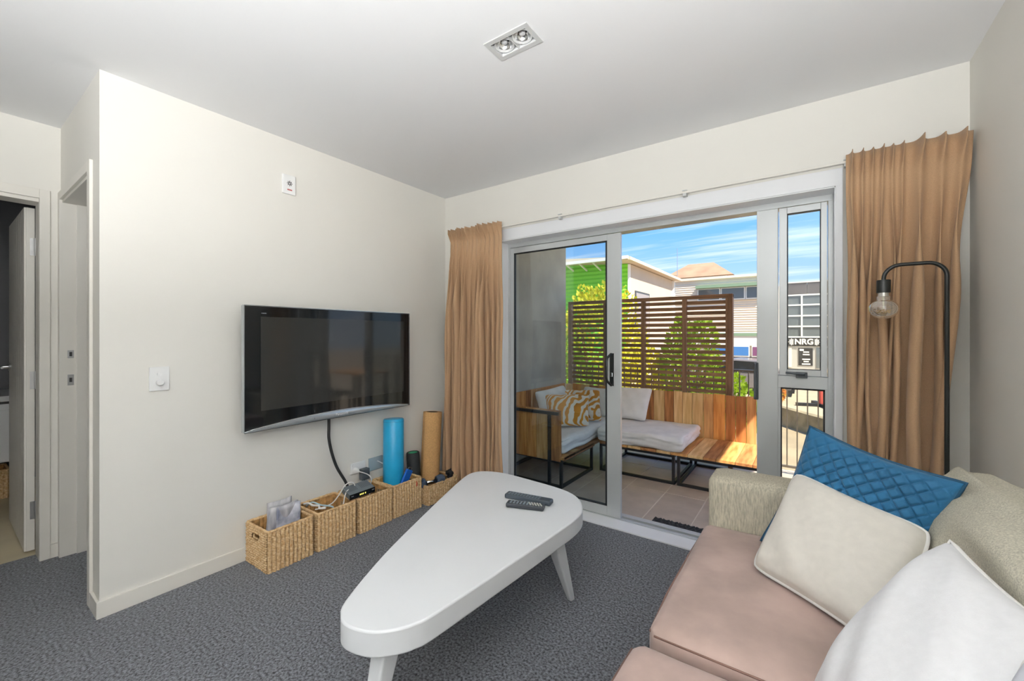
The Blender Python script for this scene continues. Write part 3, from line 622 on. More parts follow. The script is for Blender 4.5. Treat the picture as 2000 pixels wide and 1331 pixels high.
# remotes
def remote(name, A, B, w, h, label, m, pads, mp):
    A = Vector(A); B = Vector(B); L = (B-A).length; ang = math.atan2(B.y-A.y, B.x-A.x)
    Mx = Matrix.Translation(((A.x+B.x)/2,(A.y+B.y)/2,.4205)) @ Matrix.Rotation(ang, 4, 'Z')
    t = thing(name, label, 'remote control', tuple(Mx.translation), 'remote controls on the coffee table')
    MB(Mx).box(-L/2, L/2, -w/2, w/2, 0, h).build('case', m, t, bevel=.008, seg=4)
    me = MB().box(-.0042,.0042,-.0032,.0032,0,.0022).mesh('button'); me.materials.append(mp)
    for i in range(pads):
        for j in range(3):
            p = Mx @ Vector((-L/2+.022+i*(L-.07)/pads, (j-1)*w*.27, h-.0006)); inst('button', me, t, tuple(p), (0,0,ang))
    return t, Mx, L
r1 = remote('remote_control', (-1.245,1.700), (-1.005,1.742), .050, .024, 'longer dark remote control nearer the window on the white table', mat('remote_slate', srgb(60,68,76), .35), 11, mat('button_grey', srgb(120,132,140), .4))
t, Mx, L = remote('remote_control', (-1.178,1.612), (-1.005,1.672), .046, .022, 'shorter remote control with a pale button panel on the white table', mat('remote_black', srgb(44,48,54), .4), 7, mat('button_blue', srgb(140,152,162), .4))
m_pale = mat('pale_panel', srgb(200,198,188), .4)
for k in range(5): MB(Mx).obox((L*.12+k*.013, 0, .0225), (.006,.034,.0025), Matrix.Rotation(.5,3,'Z')).build('pale_key', m_pale, t)
# ------------------------------------------------------------------ sofa
def soft_box(x0,x1,y0,y1,z0,z1, r=.04, crown=(0,0,0), n=14, M=None, wob=0, seed=0):
    c = Vector(((x0+x1)/2,(y0+y1)/2,(z0+z1)/2)); h = Vector(((x1-x0)/2,(y1-y0)/2,(z1-z0)/2)); m = MB(M)
    faces = ((0,1,2,1),(0,1,2,-1),(1,2,0,1),(1,2,0,-1),(2,0,1,1),(2,0,1,-1)); key = {}
    def vert(p):
        k = tuple(round(q, 5) for q in p)
        if k in key: return key[k]
        P = Vector(p); q = Vector([max(-1+0,min(1,P[i]))*h[i] for i in range(3)])
        inner = Vector([max(-(h[i]-r), min(h[i]-r, q[i])) for i in range(3)]); d = q - inner
        if d.length > 1e-9: q = inner + d.normalized()*min(r, max(abs(d.x),abs(d.y),abs(d.z)))
        u, v, w = P
        q.x += crown[0]*(1-v*v)*(1-w*w)*u; q.y += crown[1]*(1-u*u)*(1-w*w)*v; q.z += crown[2]*(1-u*u)*(1-v*v)*w
        if wob: q += Vector((vnoise(v*3,w*3,seed)-.5, vnoise(u*3,w*3,seed+1)-.5, vnoise(u*3+5,v*3,seed+2)-.5))*wob
        key[k] = m.addv(c + q); return key[k]
    def ss(t): return math.sin(t*PI/2)*.35 + t*.65 if abs(t) < 1 else t
    for a, b, d, sg in faces:
        for i in range(n):
            for j in range(n):
                quad = []
                for di, dj in ((0,0),(1,0),(1,1),(0,1)):
                    p = [0,0,0]; p[a] = ss(-1+2*(i+di)/n); p[b] = ss(-1+2*(j+dj)/n); p[d] = sg; quad.append(vert(p))
                m.f.append(quad if sg > 0 else quad[::-1])
    return m
sf = thing('sofa', 'two-seat sofa with beige woven frame and dusty pink suede seat cushions', 'sofa', (.1,1.17,0))
bx('base', m_sofafab, sf, -.325, .53, .20, 2.15, .07, .262, bevel=.015, seg=3)
for xx in (-.26,.46):
    for yy in (.26,2.08): MB().lathe([(.018,0),(.026,.07)], 14, Matrix.Translation((xx,yy,0))).build('foot', m_lampblk, sf)
soft_box(-.362,.53,1.985,2.172,.072,.622,.032,(0,.004,.006)).build('armrest', m_sofafab, sf, smooth=True)
soft_box(-.362,.53,.165,.345,.072,.622,.032,(0,.004,.006)).build('armrest', m_sofafab, sf, smooth=True)
soft_box(.40,.545,.345,1.985,.25,.66,.03).build('back_frame', m_sofaback, sf, smooth=True)
c1 = soft_box(-.372,.30,1.168,1.985,.262,.422,.035,(.006,0,.016),18,None,.006,1).build('seat_cushion', m_leather, sf, smooth=True)
c2 = soft_box(-.398,.30,.345,1.150,.262,.402,.040,(.006,0,.014),18,None,.006,4).build('seat_cushion', m_leather, sf, smooth=True)
m_seam = mat('suede_seam', srgb(120,92,82), .7)
MB().tube([(-.366,1.985-.02,.398),(-.372,1.7,.400),(-.374,1.4,.400),(-.366,1.19,.398)], .0035, 6).build('seam', m_seam, c1, smooth=True)
MB().tube([(-.35,1.170,.402),(-.1,1.168,.404),(.2,1.168,.404)], .0028, 6).build('seam', m_seam, c1, smooth=True)
MB().tube([(-.394,1.12,.378),(-.400,.8,.380),(-.394,.40,.378)], .0035, 6).build('seam', m_seam, c2, smooth=True)
def back_cushion(y0, y1, seed, zt):
    Mx = Matrix.Translation((.36,(y0+y1)/2,.42)) @ Matrix.Rotation(math.radians(12),4,'Y')
    return soft_box(-.085,.115,-(y1-y0)/2,(y1-y0)/2,.0,zt,.075,(.03,.004,.02),18,Mx,.03,seed).build('back_cushion', m_sofaback, sf, smooth=True)
b1 = back_cushion(1.165,2.02,3,.385); b2 = back_cushion(.35,1.16,8,.38)
MB().tube(smooth_path([(.455,2.0,.77),(.462,1.85,.803),(.466,1.6,.812),(.462,1.3,.805),(.455,1.19,.78)],5), .003, 6).build('seam', m_sofafab, b1, smooth=True)
# ------------------------------------------------------------------ cushions
def pillow(name, label, cat, C, T, m, group=None, quilt=0, pipe=None, n=44, pinch=.07, front=None, seed=0, back=.8, rnd=.07, flip=1):
    TL, TR, BR, BL = [Vector(c) for c in C]; cen = (TL+TR+BR+BL)/4
    nrm = ((TR-TL)+(BR-BL)).cross((TL-BL)+(TR-BR)).normalized()*flip
    def base(u, v):
        a = (u+1)/2; b = (v+1)/2; P = (BL*(1-a)+BR*a)*(1-b) + (TL*(1-a)+TR*a)*b
        # sides draw in between the corners
        k = pinch*((1-u*u)*abs(v)**3 + (1-v*v)*abs(u)**3) + rnd*(abs(u)*abs(v))**7
        return P + (cen-P)*k
    def hgt(u, v):
        e = max(0, (1-abs(u)**2.6))*max(0, (1-abs(v)**2.6)); h = T*e**.42
        h *= 1 + .10*(vnoise(u*2+3, v*2+7, seed)-.5)
        h += .006*e*(math.sin((u*2.3+v*1.4)*4+seed) * (abs(u)+abs(v)))
        return h
    def q(u, v):
        if not quilt: return 0
        s1 = (u+v)*quilt; s2 = (u-v)*quilt
        g = min(abs(s1-round(s1)), abs(s2-round(s2)))
        e = (1-abs(u)**6)*(1-abs(v)**6)
        return -.013*math.exp(-(g/.085)**2)*e
    t = thing(name, label, cat, tuple(min((TL,TR,BR,BL), key=lambda p: p.z)), group)
    mb = MB(); N1 = n if not quilt else 120
    mb.grid(lambda a, b: base(2*a-1, 2*b-1) + nrm*(hgt(2*a-1, 2*b-1)+q(2*a-1, 2*b-1)), N1, N1)
    mb.grid(lambda a, b: base(1-2*a, 2*b-1) - nrm*(hgt(1-2*a, 2*b-1)*back), n, n)
    mb.build('cover', m, t, smooth=True)
    if pipe:
        pts = []
        for k in range(4*24):
            s = k % 24 / 24*2-1; u, v = [(s,1),(1,-s),(-s,-1),(-1,s)][k//24]; pts.append(base(u, v))
        MB().tube(pts, .0055, 8, closed=True).build('piping', pipe, t, smooth=True)
    return t
GP = 'cushions on the sofa'
pillow('scatter_cushion', 'blue quilted velvet cushion standing in the corner of the sofa', 'cushion', [(.004,1.895,.899),(.369,1.735,.810),(.245,1.68,.43),(-.152,1.885,.437)], .062, m_velvet, GP, quilt=4.6, pinch=.09, rnd=0, pipe=mat('blue_edge', srgb(22,70,98), .7))
pillow('scatter_cushion', 'cream cushion with piped edge leaning in front of the blue quilted one', 'cushion', [(-.041,1.835,.742),(.288,1.648,.682),(.175,1.365,.445),(-.163,1.632,.448)], .068, m_cream, GP, pipe=m_piping, pinch=.06, seed=2, back=.55)
pillow('scatter_cushion', 'plump white linen cushion lying nearest along the sofa back', 'cushion', [(.272,1.395,.752),(.40,.985,.735),(.13,.71,.47),(.005,1.125,.455)], .10, m_wlinen, GP, pipe=m_piping, pinch=.10, seed=5, back=.5, rnd=0)
pillow('scatter_cushion', 'grey white cushion just showing at the near end of the sofa', 'cushion', [(.278,.985,.765),(.49,.70,.78),(.33,.46,.5),(.13,.80,.52)], .06, mat('grey_linen', srgb(206,208,216), .9, bump=.12, bs=420), GP, pipe=m_piping, seed=8, back=.4)
# ------------------------------------------------------------------ floor lamp
fl = thing('floor_lamp', 'slim black floor lamp with a bent arm and bare globe bulb', 'floor lamp', (.437,2.30,0))
MB().lathe([(.11,0),(.11,.015),(.105,.018)], 32, Matrix.Translation((.437,2.30,0))).build('base', m_lampblk, fl, auto=40)
bxx, px_ = .252, .437; zt = 1.524; rb = .055; pts = [(px_,2.30,.018),(px_,2.30,.6),(px_,2.30,1.1),(px_,2.30,zt-rb)]
pts += [(px_-rb+rb*math.cos(a),2.30,zt-rb+rb*math.sin(a)) for a in [PI/2*k/8 for k in range(1,9)]]
pts += [(bxx+rb-rb*math.sin(a),2.30,zt-rb+rb*math.cos(a)) for a in [PI/2*k/8 for k in range(0,9)]] + [(bxx,2.30,1.462)]
MB().tube(pts, .0075, 12).build('stem', m_lampblk, fl, auto=60)
MB().lathe([(.010,1.466),(.022,1.465),(.023,1.463),(.023,1.413),(.020,1.412)], 28, Matrix.Translation((bxx,2.30,0))).build('socket', m_lampblk, fl, auto=40)
bp = [(.018,1.413),(.019,1.400),(.024,1.394)] + [(.049*math.cos(a), 1.346+.042*math.sin(a)) for a in [math.radians(d) for d in (62,50,38,25,12,0,-12,-25,-38,-50,-62,-75,-85)]] + [(.001,1.304)]
bu = MB().lathe(bp, 32, Matrix.Translation((bxx,2.30,0)), cap=False).build('bulb', m_bulb, fl, smooth=True)
MB().lathe([(.017,1.412),(.017,1.398),(.012,1.396)], 20, Matrix.Translation((bxx,2.30,0))).build('bulb_cap', m_chrome, bu, auto=40)
MB().tube([(bxx,2.30,1.40),(bxx,2.30,1.345)], .0035, 8).build('stem_glass', mat('stem_glass', srgb(225,215,180), .2), bu, smooth=True)
sp_ = []
for k in range(60): 
    a = k/60*2*PI*5; sp_.append((bxx+.020*math.cos(a*.2)+.004*math.cos(a*3), 2.30+.020*math.sin(a*.2), 1.335+.007*math.sin(a*2)))
MB().tube(sp_, .0009, 5).build('filament', m_fil, bu, smooth=True)
# ------------------------------------------------------------------ downlight
dl = thing('downlight', 'grey rectangular twin downlight recessed in the white ceiling', 'ceiling light', (-.956,1.351,HC))
MB().box(-1.058,-.854,1.290,DY0+.004,HC-.004,HC-.0003).box(-1.058,-.854,DY1-.004,1.412,HC-.004,HC-.0003).box(-1.058,DX0+.004,DY0+.004,DY1-.004,HC-.004,HC-.0003).box(DX1-.004,-.854,DY0+.004,DY1-.004,HC-.004,HC-.0003).build('frame', m_greymetal, dl)
bx('housing', m_darkbox, dl, DX0, DX1, DY0, DY1, HC+.03, HC+.06)
bx('divider', m_greymetal, dl, -.9575, -.9545, DY0, DY1, HC-.002, HC+.03)
for k, xx in enumerate((-.999,-.913)):
    g = MB().lathe([(.032,.0),(.039,-.006),(.041,-.004),(.041,.012)], 32, Matrix.Translation((xx,1.351,HC+.008)), cap=False).build('lamp_ring', m_greymetal, dl, auto=40)
    MB().lathe([(.033,.002),(.030,.010),(.020,.022),(.0005,.026)], 32, Matrix.Translation((xx,1.351,HC+.008)), cap=False).build('reflector', m_reflector, g, smooth=True)
    MB().lathe([(.012,.020),(.012,.006),(.008,.003),(.0005,.002)], 18, Matrix.Translation((xx,1.351,HC+.008)), cap=False).build('lamp', mat('lamp_frost', srgb(200,200,200), .25), g, smooth=True)
# ------------------------------------------------------------------ balcony
ZB = -.03
structure(bx('floor_balcony', m_grout, None, -2.46, 1.7, 2.767, 4.70, -.25, ZB-.0018))
bf = bpy.data.objects['floor_balcony']
for i in range(-5, 9):
    for j in range(-1, 3):
        x0 = -.94 + i*.3 + .0035; x1 = x0 + .293; y0 = max(2.79, 3.45 + j*.6 - (.0) + .002); y1 = 3.45 + j*.6 + .598
        y0 = max(2.79, 3.45 + (j)*.6 + .0035 - .6); y1 = min(4.66, 3.45 + j*.6 - .0035)
        x0 = max(x0, -2.355); x1 = min(x1, 1.66)
        if x1 - x0 < .03: continue
        bx('tile', m_tile, bf, x0, x1, y0, y1, ZB-.010, ZB+random.uniform(-.0006,.0006), bevel=.0012, seg=1)
structure(bx('wall_sun_block', m_concrete, None, XR+.1, 6.0, YB, YB+.2, -.25, 2.6))  # unseen wall added to keep a sun patch off the balcony floor
structure(bx('wall_balcony', m_concrete, None, -2.46, -2.36, 2.767, 4.42, -.25, 2.32))
structure(bx('ceiling_balcony', m_soffit, None, -2.60, .876, 2.767, 4.62, 2.40, 2.62))
# slatted timber screen
sc = thing('slatted_screen', 'tall brown timber screen of horizontal slats behind the balcony bench', 'screen', (-1.45,4.45,.45))
ys = 4.45; xs0, xs1 = -2.335, -.588; zs1, zs0 = 1.632, .50
bx('top_rail', m_screen, sc, xs0, xs1, ys-.02, ys+.035, zs1-.035, zs1, bevel=.003)
for a, b in ((xs0, xs0+.045), (-1.89,-1.85), (-1.462,-1.424), (-1.045,-1.005), (xs1-.062, xs1-.040)):
    bx('upright', m_post, sc, a, b, ys-.02, ys+.035, .10, zs1-.036, bevel=.002)
bx('end_post', m_post, sc, xs1-.039, xs1, ys-.03, ys+.05, -.03, zs1-.002, bevel=.003)
cols = ((xs0+.045,-1.89),(-1.85,-1.462),(-1.424,-1.045),(-1.005,xs1-.062))
rs = random.Random(5)
for (a, b) in cols:
    for k in range(20):
        z = zs1-.072-k*.0545 + rs.uniform(-.003,.003)
        o = MB().obox(((a+b)/2, ys+.004, z), (b-a-.002, .011, .0335), Euler((math.radians(-14), rs.uniform(-.006,.006), 0)).to_matrix()).build('slat', m_screen, sc)
# balustrade
bl = thing('balustrade', 'dark metal balustrade of thin upright bars along the balcony edge', 'railing', (-.4,4.56,-.03))
bx('top_rail', m_railmetal, bl, -2.34, 1.62, 4.53, 4.58, .885, .905, bevel=.002)
bx('bottom_rail', m_railmetal, bl, -2.34, 1.62, 4.545, 4.565, .03, .05)
bar_me = MB().box(-.005,.005,-.005,.005,.05,.886).mesh('bar'); bar_me.materials.append(m_railmetal)
k = -28
while True:
    x = -.163 + k*.0765; k += 1
    if x > 1.6: break
    inst('bar', bar_me, bl, (x, 4.555, 0))
for x in (-2.32,.75,1.6): bx('post', m_railmetal, bl, x-.018, x+.018, 4.535, 4.575, -.03, .886)
# pallet benches
def steel_frame(mb, x0, x1, y0, y1, z0, z1, w=.022):
    for xx in (x0+w/2, x1-w/2):
        for yy in (y0+w/2, y1-w/2): mb.box(xx-w/2, xx+w/2, yy-w/2, yy+w/2, z0, z1)
    for z in (z0+w/2, z1-w/2):
        for yy in (y0+w/2, y1-w/2): mb.box(x0+w, x1-w, yy-w/2, yy+w/2, z-w/2, z+w/2)
        for xx in (x0+w/2, x1-w/2): mb.box(xx-w/2, xx+w/2, y0+w, y1-w, z-w/2, z+w/2)
def plank(parent, m, x0, x1, y0, y1, z0, z1, name='plank'):
    o = bpy.data.objects.new(name, MB().box(-(x1-x0)/2,(x1-x0)/2,-(y1-y0)/2,(y1-y0)/2,-(z1-z0)/2,(z1-z0)/2).mesh(name)); COL.objects.link(o)
    o.data.materials.append(m); o.location = ((x0+x1)/2,(y0+y1)/2,(z0+z1)/2); mm = o.modifiers.new('bevel','BEVEL'); mm.width = .0015; mm.segments = 1
    return put(o, parent)
rb_ = random.Random(11)
bn = thing('pallet_bench', 'long pallet wood bench with black steel legs under the slatted screen', 'bench', (-.6,4.0,ZB))
for a, b in ((-1.60,-.925),(-.905,-.25)):
    m = MB(); steel_frame(m, a, b, 3.665, 4.34, ZB, .222); m.build('leg_frame', m_frameblk, bn)
x = -1.60
while x < -.26:
    w = min(rb_.choice((.095,.12,.10,.135)), -.25-x); plank(bn, rb_.choice(SEATW), x+.0015, x+w-.0015, 3.655, 4.355, .223, .246, 'seat_board'); x += w
PX = [-2.33,-2.24,-2.13,-2.03,-1.92,-1.82,-1.73,-1.63,-1.54,-1.44,-1.345,-1.306,-1.199,-1.108,-1.024,-.933,-.832,-.746,-.641,-.556,-.466,-.386,-.29,-.25]
for a, b in zip(PX, PX[1:]):
    plank(bn, rb_.choice(WOODS), a+.0022, b-.0022, 4.358, 4.378, .20, .672+rb_.uniform(-.006,.006), 'back_plank')
bx('back_rail', m_frameblk, bn, -2.33, -.25, 4.379, 4.40, .50, .53)
lb = thing('pallet_side_bench', 'pallet wood bench with armrest against the concrete balcony wall', 'bench', (-2.0,3.6,ZB))
m = MB(); steel_frame(m, -2.335, -1.655, 3.03, 3.64, ZB, .205); m.build('leg_frame', m_frameblk, lb)
MB().box(-1.775,-1.753,3.005,3.027,ZB,.60).box(-2.335,-2.313,3.005,3.027,ZB,.60).box(-2.335,-1.68,3.005,3.027,.575,.60).build('arm_frame', m_frameblk, lb)
y = 3.03
while y < 4.34:
    w = min(rb_.choice((.095,.12,.10)), 4.355-y); plank(lb, rb_.choice(SEATW), -2.335, -1.64, y+.0015, y+w-.0015, .206, .228, 'seat_board'); y += w
x = -2.335
for w in (.11,.10,.125,.10,.11,.125):
    plank(lb, rb_.choice(WOODS), x+.001, x+w-.001, 3.028, 3.046, .19, .612, 'arm_plank'); x += w
y = 3.05
while y < 4.34:
    w = min(rb_.choice((.095,.11,.08)), 4.355-y); plank(lb, rb_.choice(WOODS), -2.352, -2.336, y+.001, y+w-.001, .20, .672, 'back_plank'); y += w
plank(lb, m_pallet, -1.655, -1.640, 3.047, 3.64, .196, .228, 'edge_board')
# bench mattresses and pillows
def mattress(name, label, b, seed, crown=.012):
    o = soft_box(*b, r=.035, crown=(.004,.004,crown), n=20, wob=.022, seed=seed).build(name, m_outwhite, None, smooth=True); return tag(o, label, 'cushion', 'white bench pads on the balcony')
mattress('bench_pad', 'white seat pad on the long pallet bench under the screen', (-1.615,-.852,3.625,4.350,.254,.374), 3)
mattress('bench_pad', 'white seat pad on the side bench by the concrete wall', (-2.325,-1.655,3.052,4.345,.238,.368), 9)
def leafprint():
    m = bpy.data.materials.new('leaf_print'); m.use_nodes = True; nt = m.node_tree; b = nt.nodes['Principled BSDF']; N = nt.nodes.new; L = nt.links.new
    b.inputs['Roughness'].default_value = .9
    tc = N('ShaderNodeTexCoord'); mp = N('ShaderNodeMapping'); mp.inputs['Rotation'].default_value = (.2,.9,.5); L(tc.outputs['Object'], mp.inputs[0])
    ns = N('ShaderNodeTexNoise'); ns.inputs['Scale'].default_value = 5; L(mp.outputs[0], ns.inputs['Vector'])
    mx = N('ShaderNodeMixRGB'); mx.inputs[0].default_value = .18; L(mp.outputs[0], mx.inputs[1]); L(ns.outputs['Color'], mx.inputs[2])
    sp = N('ShaderNodeSeparateXYZ'); L(mx.outputs[0], sp.inputs[0]); ab = N('ShaderNodeMath'); ab.operation = 'PINGPONG'; ab.inputs[1].default_value = .16; L(sp.outputs[0], ab.inputs[0])
    ad = N('ShaderNodeMath'); ad.operation = 'MULTIPLY_ADD'; ad.inputs[1].default_value = 1.1; L(ab.outputs[0], ad.inputs[0]); L(sp.outputs[2], ad.inputs[2])
    pp = N('ShaderNodeMath'); pp.operation = 'PINGPONG'; pp.inputs[1].default_value = .026; L(ad.outputs[0], pp.inputs[0])
    r = N('ShaderNodeValToRGB'); r.color_ramp.interpolation = 'CONSTANT'; L(pp.outputs[0], r.inputs[0])
    r.color_ramp.elements[0].position = 0; r.color_ramp.elements[0].color = (*srgb(236,228,216),1)
    r.color_ramp.elements[1].position = .011; r.color_ramp.elements[1].color = (*srgb(216,142,36),1)
    L(r.outputs[0], b.inputs['Base Color']); return m
m_leafp = leafprint()
GO = 'pillows on the balcony benches'
pillow('outdoor_pillow', 'white pillow on the long bench right of the sliding door edge', 'pillow', [(-1.63,4.27,.69),(-1.285,4.27,.70),(-1.305,4.10,.385),(-1.65,4.10,.385)], .065, m_outwhite, GO, seed=1)
pillow('outdoor_pillow', 'white pillow seen through the glass against the timber screen', 'pillow', [(-2.06,4.30,.665),(-1.72,4.29,.655),(-1.72,4.13,.375),(-2.06,4.13,.375)], .06, m_outwhite, GO, seed=4)
pillow('outdoor_pillow', 'white pillow behind the orange leaf print pillows', 'pillow', [(-2.30,3.62,.655),(-2.17,4.02,.70),(-2.06,4.06,.385),(-2.20,3.60,.385)], .06, m_outwhite, GO, seed=6)
pillow('leaf_print_pillow', 'orange leaf print pillow nearest the glass on the side bench', 'pillow', [(-2.105,3.50,.66),(-1.735,3.74,.665),(-1.66,3.58,.385),(-1.965,3.33,.385)], .06, m_leafp, 'orange leaf print pillows', seed=3)
pillow('leaf_print_pillow', 'orange leaf print pillow tucked behind the front leaf print pillow', 'pillow', [(-2.08,3.86,.67),(-1.74,4.00,.68),(-1.655,3.86,.385),(-1.96,3.68,.385)], .055, m_leafp, 'orange leaf print pillows', seed=7)
# door mat
dm = thing('door_mat', 'black rubber door mat with raised lattice just outside the sill', 'door mat', (-.6,2.86,ZB))
bx('backing', m_mat, dm, -.87, -.33, 2.792, 2.925, ZB+.001, ZB+.008, bevel=.004)
lat = MB()
for i in range(20):
    for j in range(5):
        lat.obox((-.855+i*.0265+(j%2)*.013, 2.803+j*.027, ZB+.011), (.020,.008,.007), Matrix.Rotation((PI/4 if (i+j)%2 else -PI/4),3,'Z'))
o = lat.build('raised_lattice', mat('mat_rubber_raised', srgb(58,58,60), .55), dm); o['kind'] = 'stuff'
# table and stools further along the balcony (mirrored in the television)
ot = thing('balcony_table', 'wooden balcony table mirrored in the television screen', 'table', (.8,3.85,ZB))
for k in range(6): plank(ot, m_palletseat, .35+k*.15+.002, .35+(k+1)*.15-.002, 3.55, 4.10, .66, .69, 'top_board')
for xx in (.40,1.20):
    for yy in (3.60,4.05): bx('leg', m_frameblk, ot, xx-.02, xx+.02, yy-.02, yy+.02, ZB, .66)
for k, xx in enumerate((.55, 1.0)):
    st = thing('balcony_stool', ('dark stool at the near end of the balcony table', 'dark stool at the far end of the balcony table')[k], 'stool', (xx,3.35,ZB), 'balcony stools')
    soft_box(xx-.16,xx+.16,3.20,3.48,.40,.46,.02,n=6).build('seat', m_rubber, st, smooth=True)
    for a in (-.13,.13):
        for b in (-.11,.11): bx('leg', m_frameblk, st, xx+a-.012, xx+a+.012, 3.34+b-.012, 3.34+b+.012, ZB, .402)
# ------------------------------------------------------------------ street outside
GZ, YZ = -1.7, -1.2
m_road = mat('road', srgb(160,142,116), .9, nv=.12, ns=1.5, detail=6, bump=.1, bs=30)
m_yard = mat('yard_paving', srgb(172,156,132), .9, nv=.08, ns=.8, detail=5)
m_kerb = mat('kerb_concrete', srgb(140,126,100), .9, nv=.3, ns=3, detail=6)
m_greensheet = mat('green_sheeting', srgb(132,216,62), .6)
m_creamwall = mat('cream_render', srgb(196,180,162), .85, nv=.04, ns=1)
m_siding = mat('beige_sheeting', srgb(222,208,190), .6)
m_greenband = mat('sage_band', srgb(122,146,122), .6)
m_palewall = mat('pale_panel_wall', srgb(214,210,202), .7)
m_winrefl = glass_dark = mat('street_glass', (.12,.135,.145), .08, spec=.8)
m_roofbrown = mat('brown_roof', srgb(150,122,100), .85, nv=.15, ns=.7)
m_darkpanel = mat('dark_parapet', srgb(88,82,84), .6)
m_signblk = mat('sign_black', (.02,.019,.02), .5)
m_signw = mat('sign_white', srgb(236,232,226), .5)
m_framew = mat('white_frames', srgb(226,226,222), .45)
m_doorgrey = mat('grey_shopfront', srgb(176,174,170), .5)
structure(bx('ground', m_road, None, -60, 60, 4.9, 80, GZ-.3, GZ))
# raised yard behind a kerb wall that runs across the view
ka, kb = Vector((-5.2,22.6,0)), Vector((7.0,5.3,0)); kd = (kb-ka).normalized(); kn = Vector((-kd.y, kd.x, 0))
if kn.y < 0: kn = -kn
yd = MB(); P = [ka+kn*.25, kb+kn*.25, Vector((60,30,0)), Vector((60,80,0)), Vector((-40,80,0)), Vector((-40,22.9,0))]
structure(yd.prism(P, lambda p: (p[0],p[1],GZ), lambda p: (p[0],p[1],YZ)).build('ground_yard', m_yard))
kw = MB().prism([ka, kb, kb+kn*.245, ka+kn*.245], lambda p: (p[0],p[1],GZ), lambda p: (p[0],p[1],YZ+.06)).build('kerb_wall', m_kerb); structure(kw)
# ---- green shed with cream end
def corr_x(x0, x1, y, z0, z1, pitch, amp):
    n = max(2, round((z1-z0)/pitch)); return MB().grid(lambda u, v: (x0+(x1-x0)*u, y - amp*(.5+.5*math.cos(2*PI*v*n)), z0+(z1-z0)*v), 2, n*6)
gs = thing('green_shed', 'bright green corrugated shed with a cream end wall and sloping roof', 'building', (-9,18,GZ))
corr_x(-16, -5.78, 16.0, GZ, 4.35, .17, .045).build('green_wall', m_greensheet, gs, smooth=True)
bx('corner_flashing', m_signw, gs, -5.78, -5.70, 15.93, 16.03, GZ, 4.02)
bx('end_wall', m_creamwall, gs, -5.85, -5.70, 16.03, 22.3, GZ, 4.02)
bx('core', m_creamwall, gs, -15.9, -5.86, 16.05, 22.3, GZ, 3.95)
rf_ = MB().prism([(-5.35,4.02),(-5.35,4.14),(-16.5,4.86),(-16.5,4.72)], lambda p: (p[0],15.0,p[1]), lambda p: (p[0],22.6,p[1])).build('roof', m_creamwall, gs)
bx('gutter', m_signw, gs, -16.5, -5.4, 14.86, 14.98, 4.05, 4.16)
for k in range(18):
    x = -6.3 - k*.62; z = 4.06 + (-5.35-x)*.0646
    MB().bar((x,15.02,z-.02),(x,15.98,z-.28),.05,.05).build('eave_bracket', m_signw, gs)
wn = bx('window', m_greyp, gs, -5.70, -5.66, 16.5, 18.3, .9, 3.03)
bx('pane', mat('shade_pane', srgb(150,146,150), .3), wn, -5.665, -5.65, 16.58, 18.22, .98, 2.95)
bx('downpipe', m_signw, gs, -5.70, -5.60, 22.1, 22.2, GZ, 4.0)
# ---- beige corrugated warehouse
wh = thing('corrugated_warehouse', 'beige corrugated warehouse with a strip of high windows', 'building', (-4,30,YZ))
corr_x(-6.5, -1.62, 26.0, 1.36, 4.42, .125, .035).build('siding', m_siding, wh, smooth=True)
bx('core', m_siding, wh, -6.5, -1.63, 26.03, 36.0, YZ, 4.5)
bx('roof_edge', m_siding, wh, -6.6, -1.55, 25.85, 26.2, 4.42, 4.55)
bx('window_canopy', m_greenband, wh, -5.3, -1.6, 25.55, 25.96, 3.90, 4.05)
for k in range(3):
    a = -5.25 + k*1.22
    f_ = bx('window', m_framew, wh, a, a+1.20, 25.86, 25.95, 3.20, 3.89)
    bx('pane', m_winrefl, f_, a+.06, a+1.14, 25.84, 25.87, 3.26, 3.83)
bx('green_band', m_greenband, wh, -6.5, -1.62, 25.88, 26.02, 1.19, 1.355)
bx('pale_band', m_palewall, wh, -6.5, -1.62, 25.92, 26.02, .66, 1.188)
bx('lower_wall', m_darkpanel, wh, -6.5, -1.62, 25.95, 26.02, YZ, .06)
for k, (a, b, c) in enumerate(((-4.6,-3.7,(60,110,170)),(-3.6,-2.62,(70,120,180)),(-2.52,-1.7,(120,78,110)))):
    f_ = bx('window', m_framew, wh, a, b, 25.9, 26.02, .05, .655)
    bx('pane', mat('poster_pane_%d' % k, srgb(*c), .3), f_, a+.05, b-.05, 25.88, 25.905, .12, .60)
# ---- gym building with sign
gm = thing('gym_building', 'dark topped gym building with gridded windows and a black name sign', 'building', (2,37,YZ))
YG = 36.7
bx('core', m_doorgrey, gm, -1.45, 12, YG+.05, 46, YZ, 4.9)
x = -1.45
while x < 11.8: bx('parapet_panel', m_darkpanel, gm, x+.01, x+1.34, YG-.10, YG+.04, 4.20, 5.02); x += 1.35
bx('roof_cap', m_palewall, gm, -1.5, 12.05, YG-.15, YG+.3, 5.02, 5.10)
zr = [4.14, 3.42, 2.64, 1.87, 1.10]; xc = [-1.42, -.42, .92, 2.26, 3.6, 4.94]
for z in zr: bx('transom_bar', m_framew, gm, -1.45, 6.3, YG-.10, YG-.02, z-.05, z+.05)
for x in (-.42, .92, 2.26, 3.6, 4.94, 6.26): bx('mullion_bar', m_framew, gm, x-.05, x+.05, YG-.12, YG-.02, 1.06, 4.18)
for i in range(len(xc)-1):
    for j in range(4): bx('pane', m_winrefl, gm, xc[i]+.055, xc[i+1]-.055, YG-.03, YG+.01, zr[j+1]+.055, zr[j]-.055)
sg = bx('sign_board', m_signblk, gm, -1.45, 4.0, YG-.16, YG-.04, .47, 1.02)
lt_ = text_mesh('NRG', .54, .02, bold=.018)
for v in lt_.vertices: v.co.x *= .98
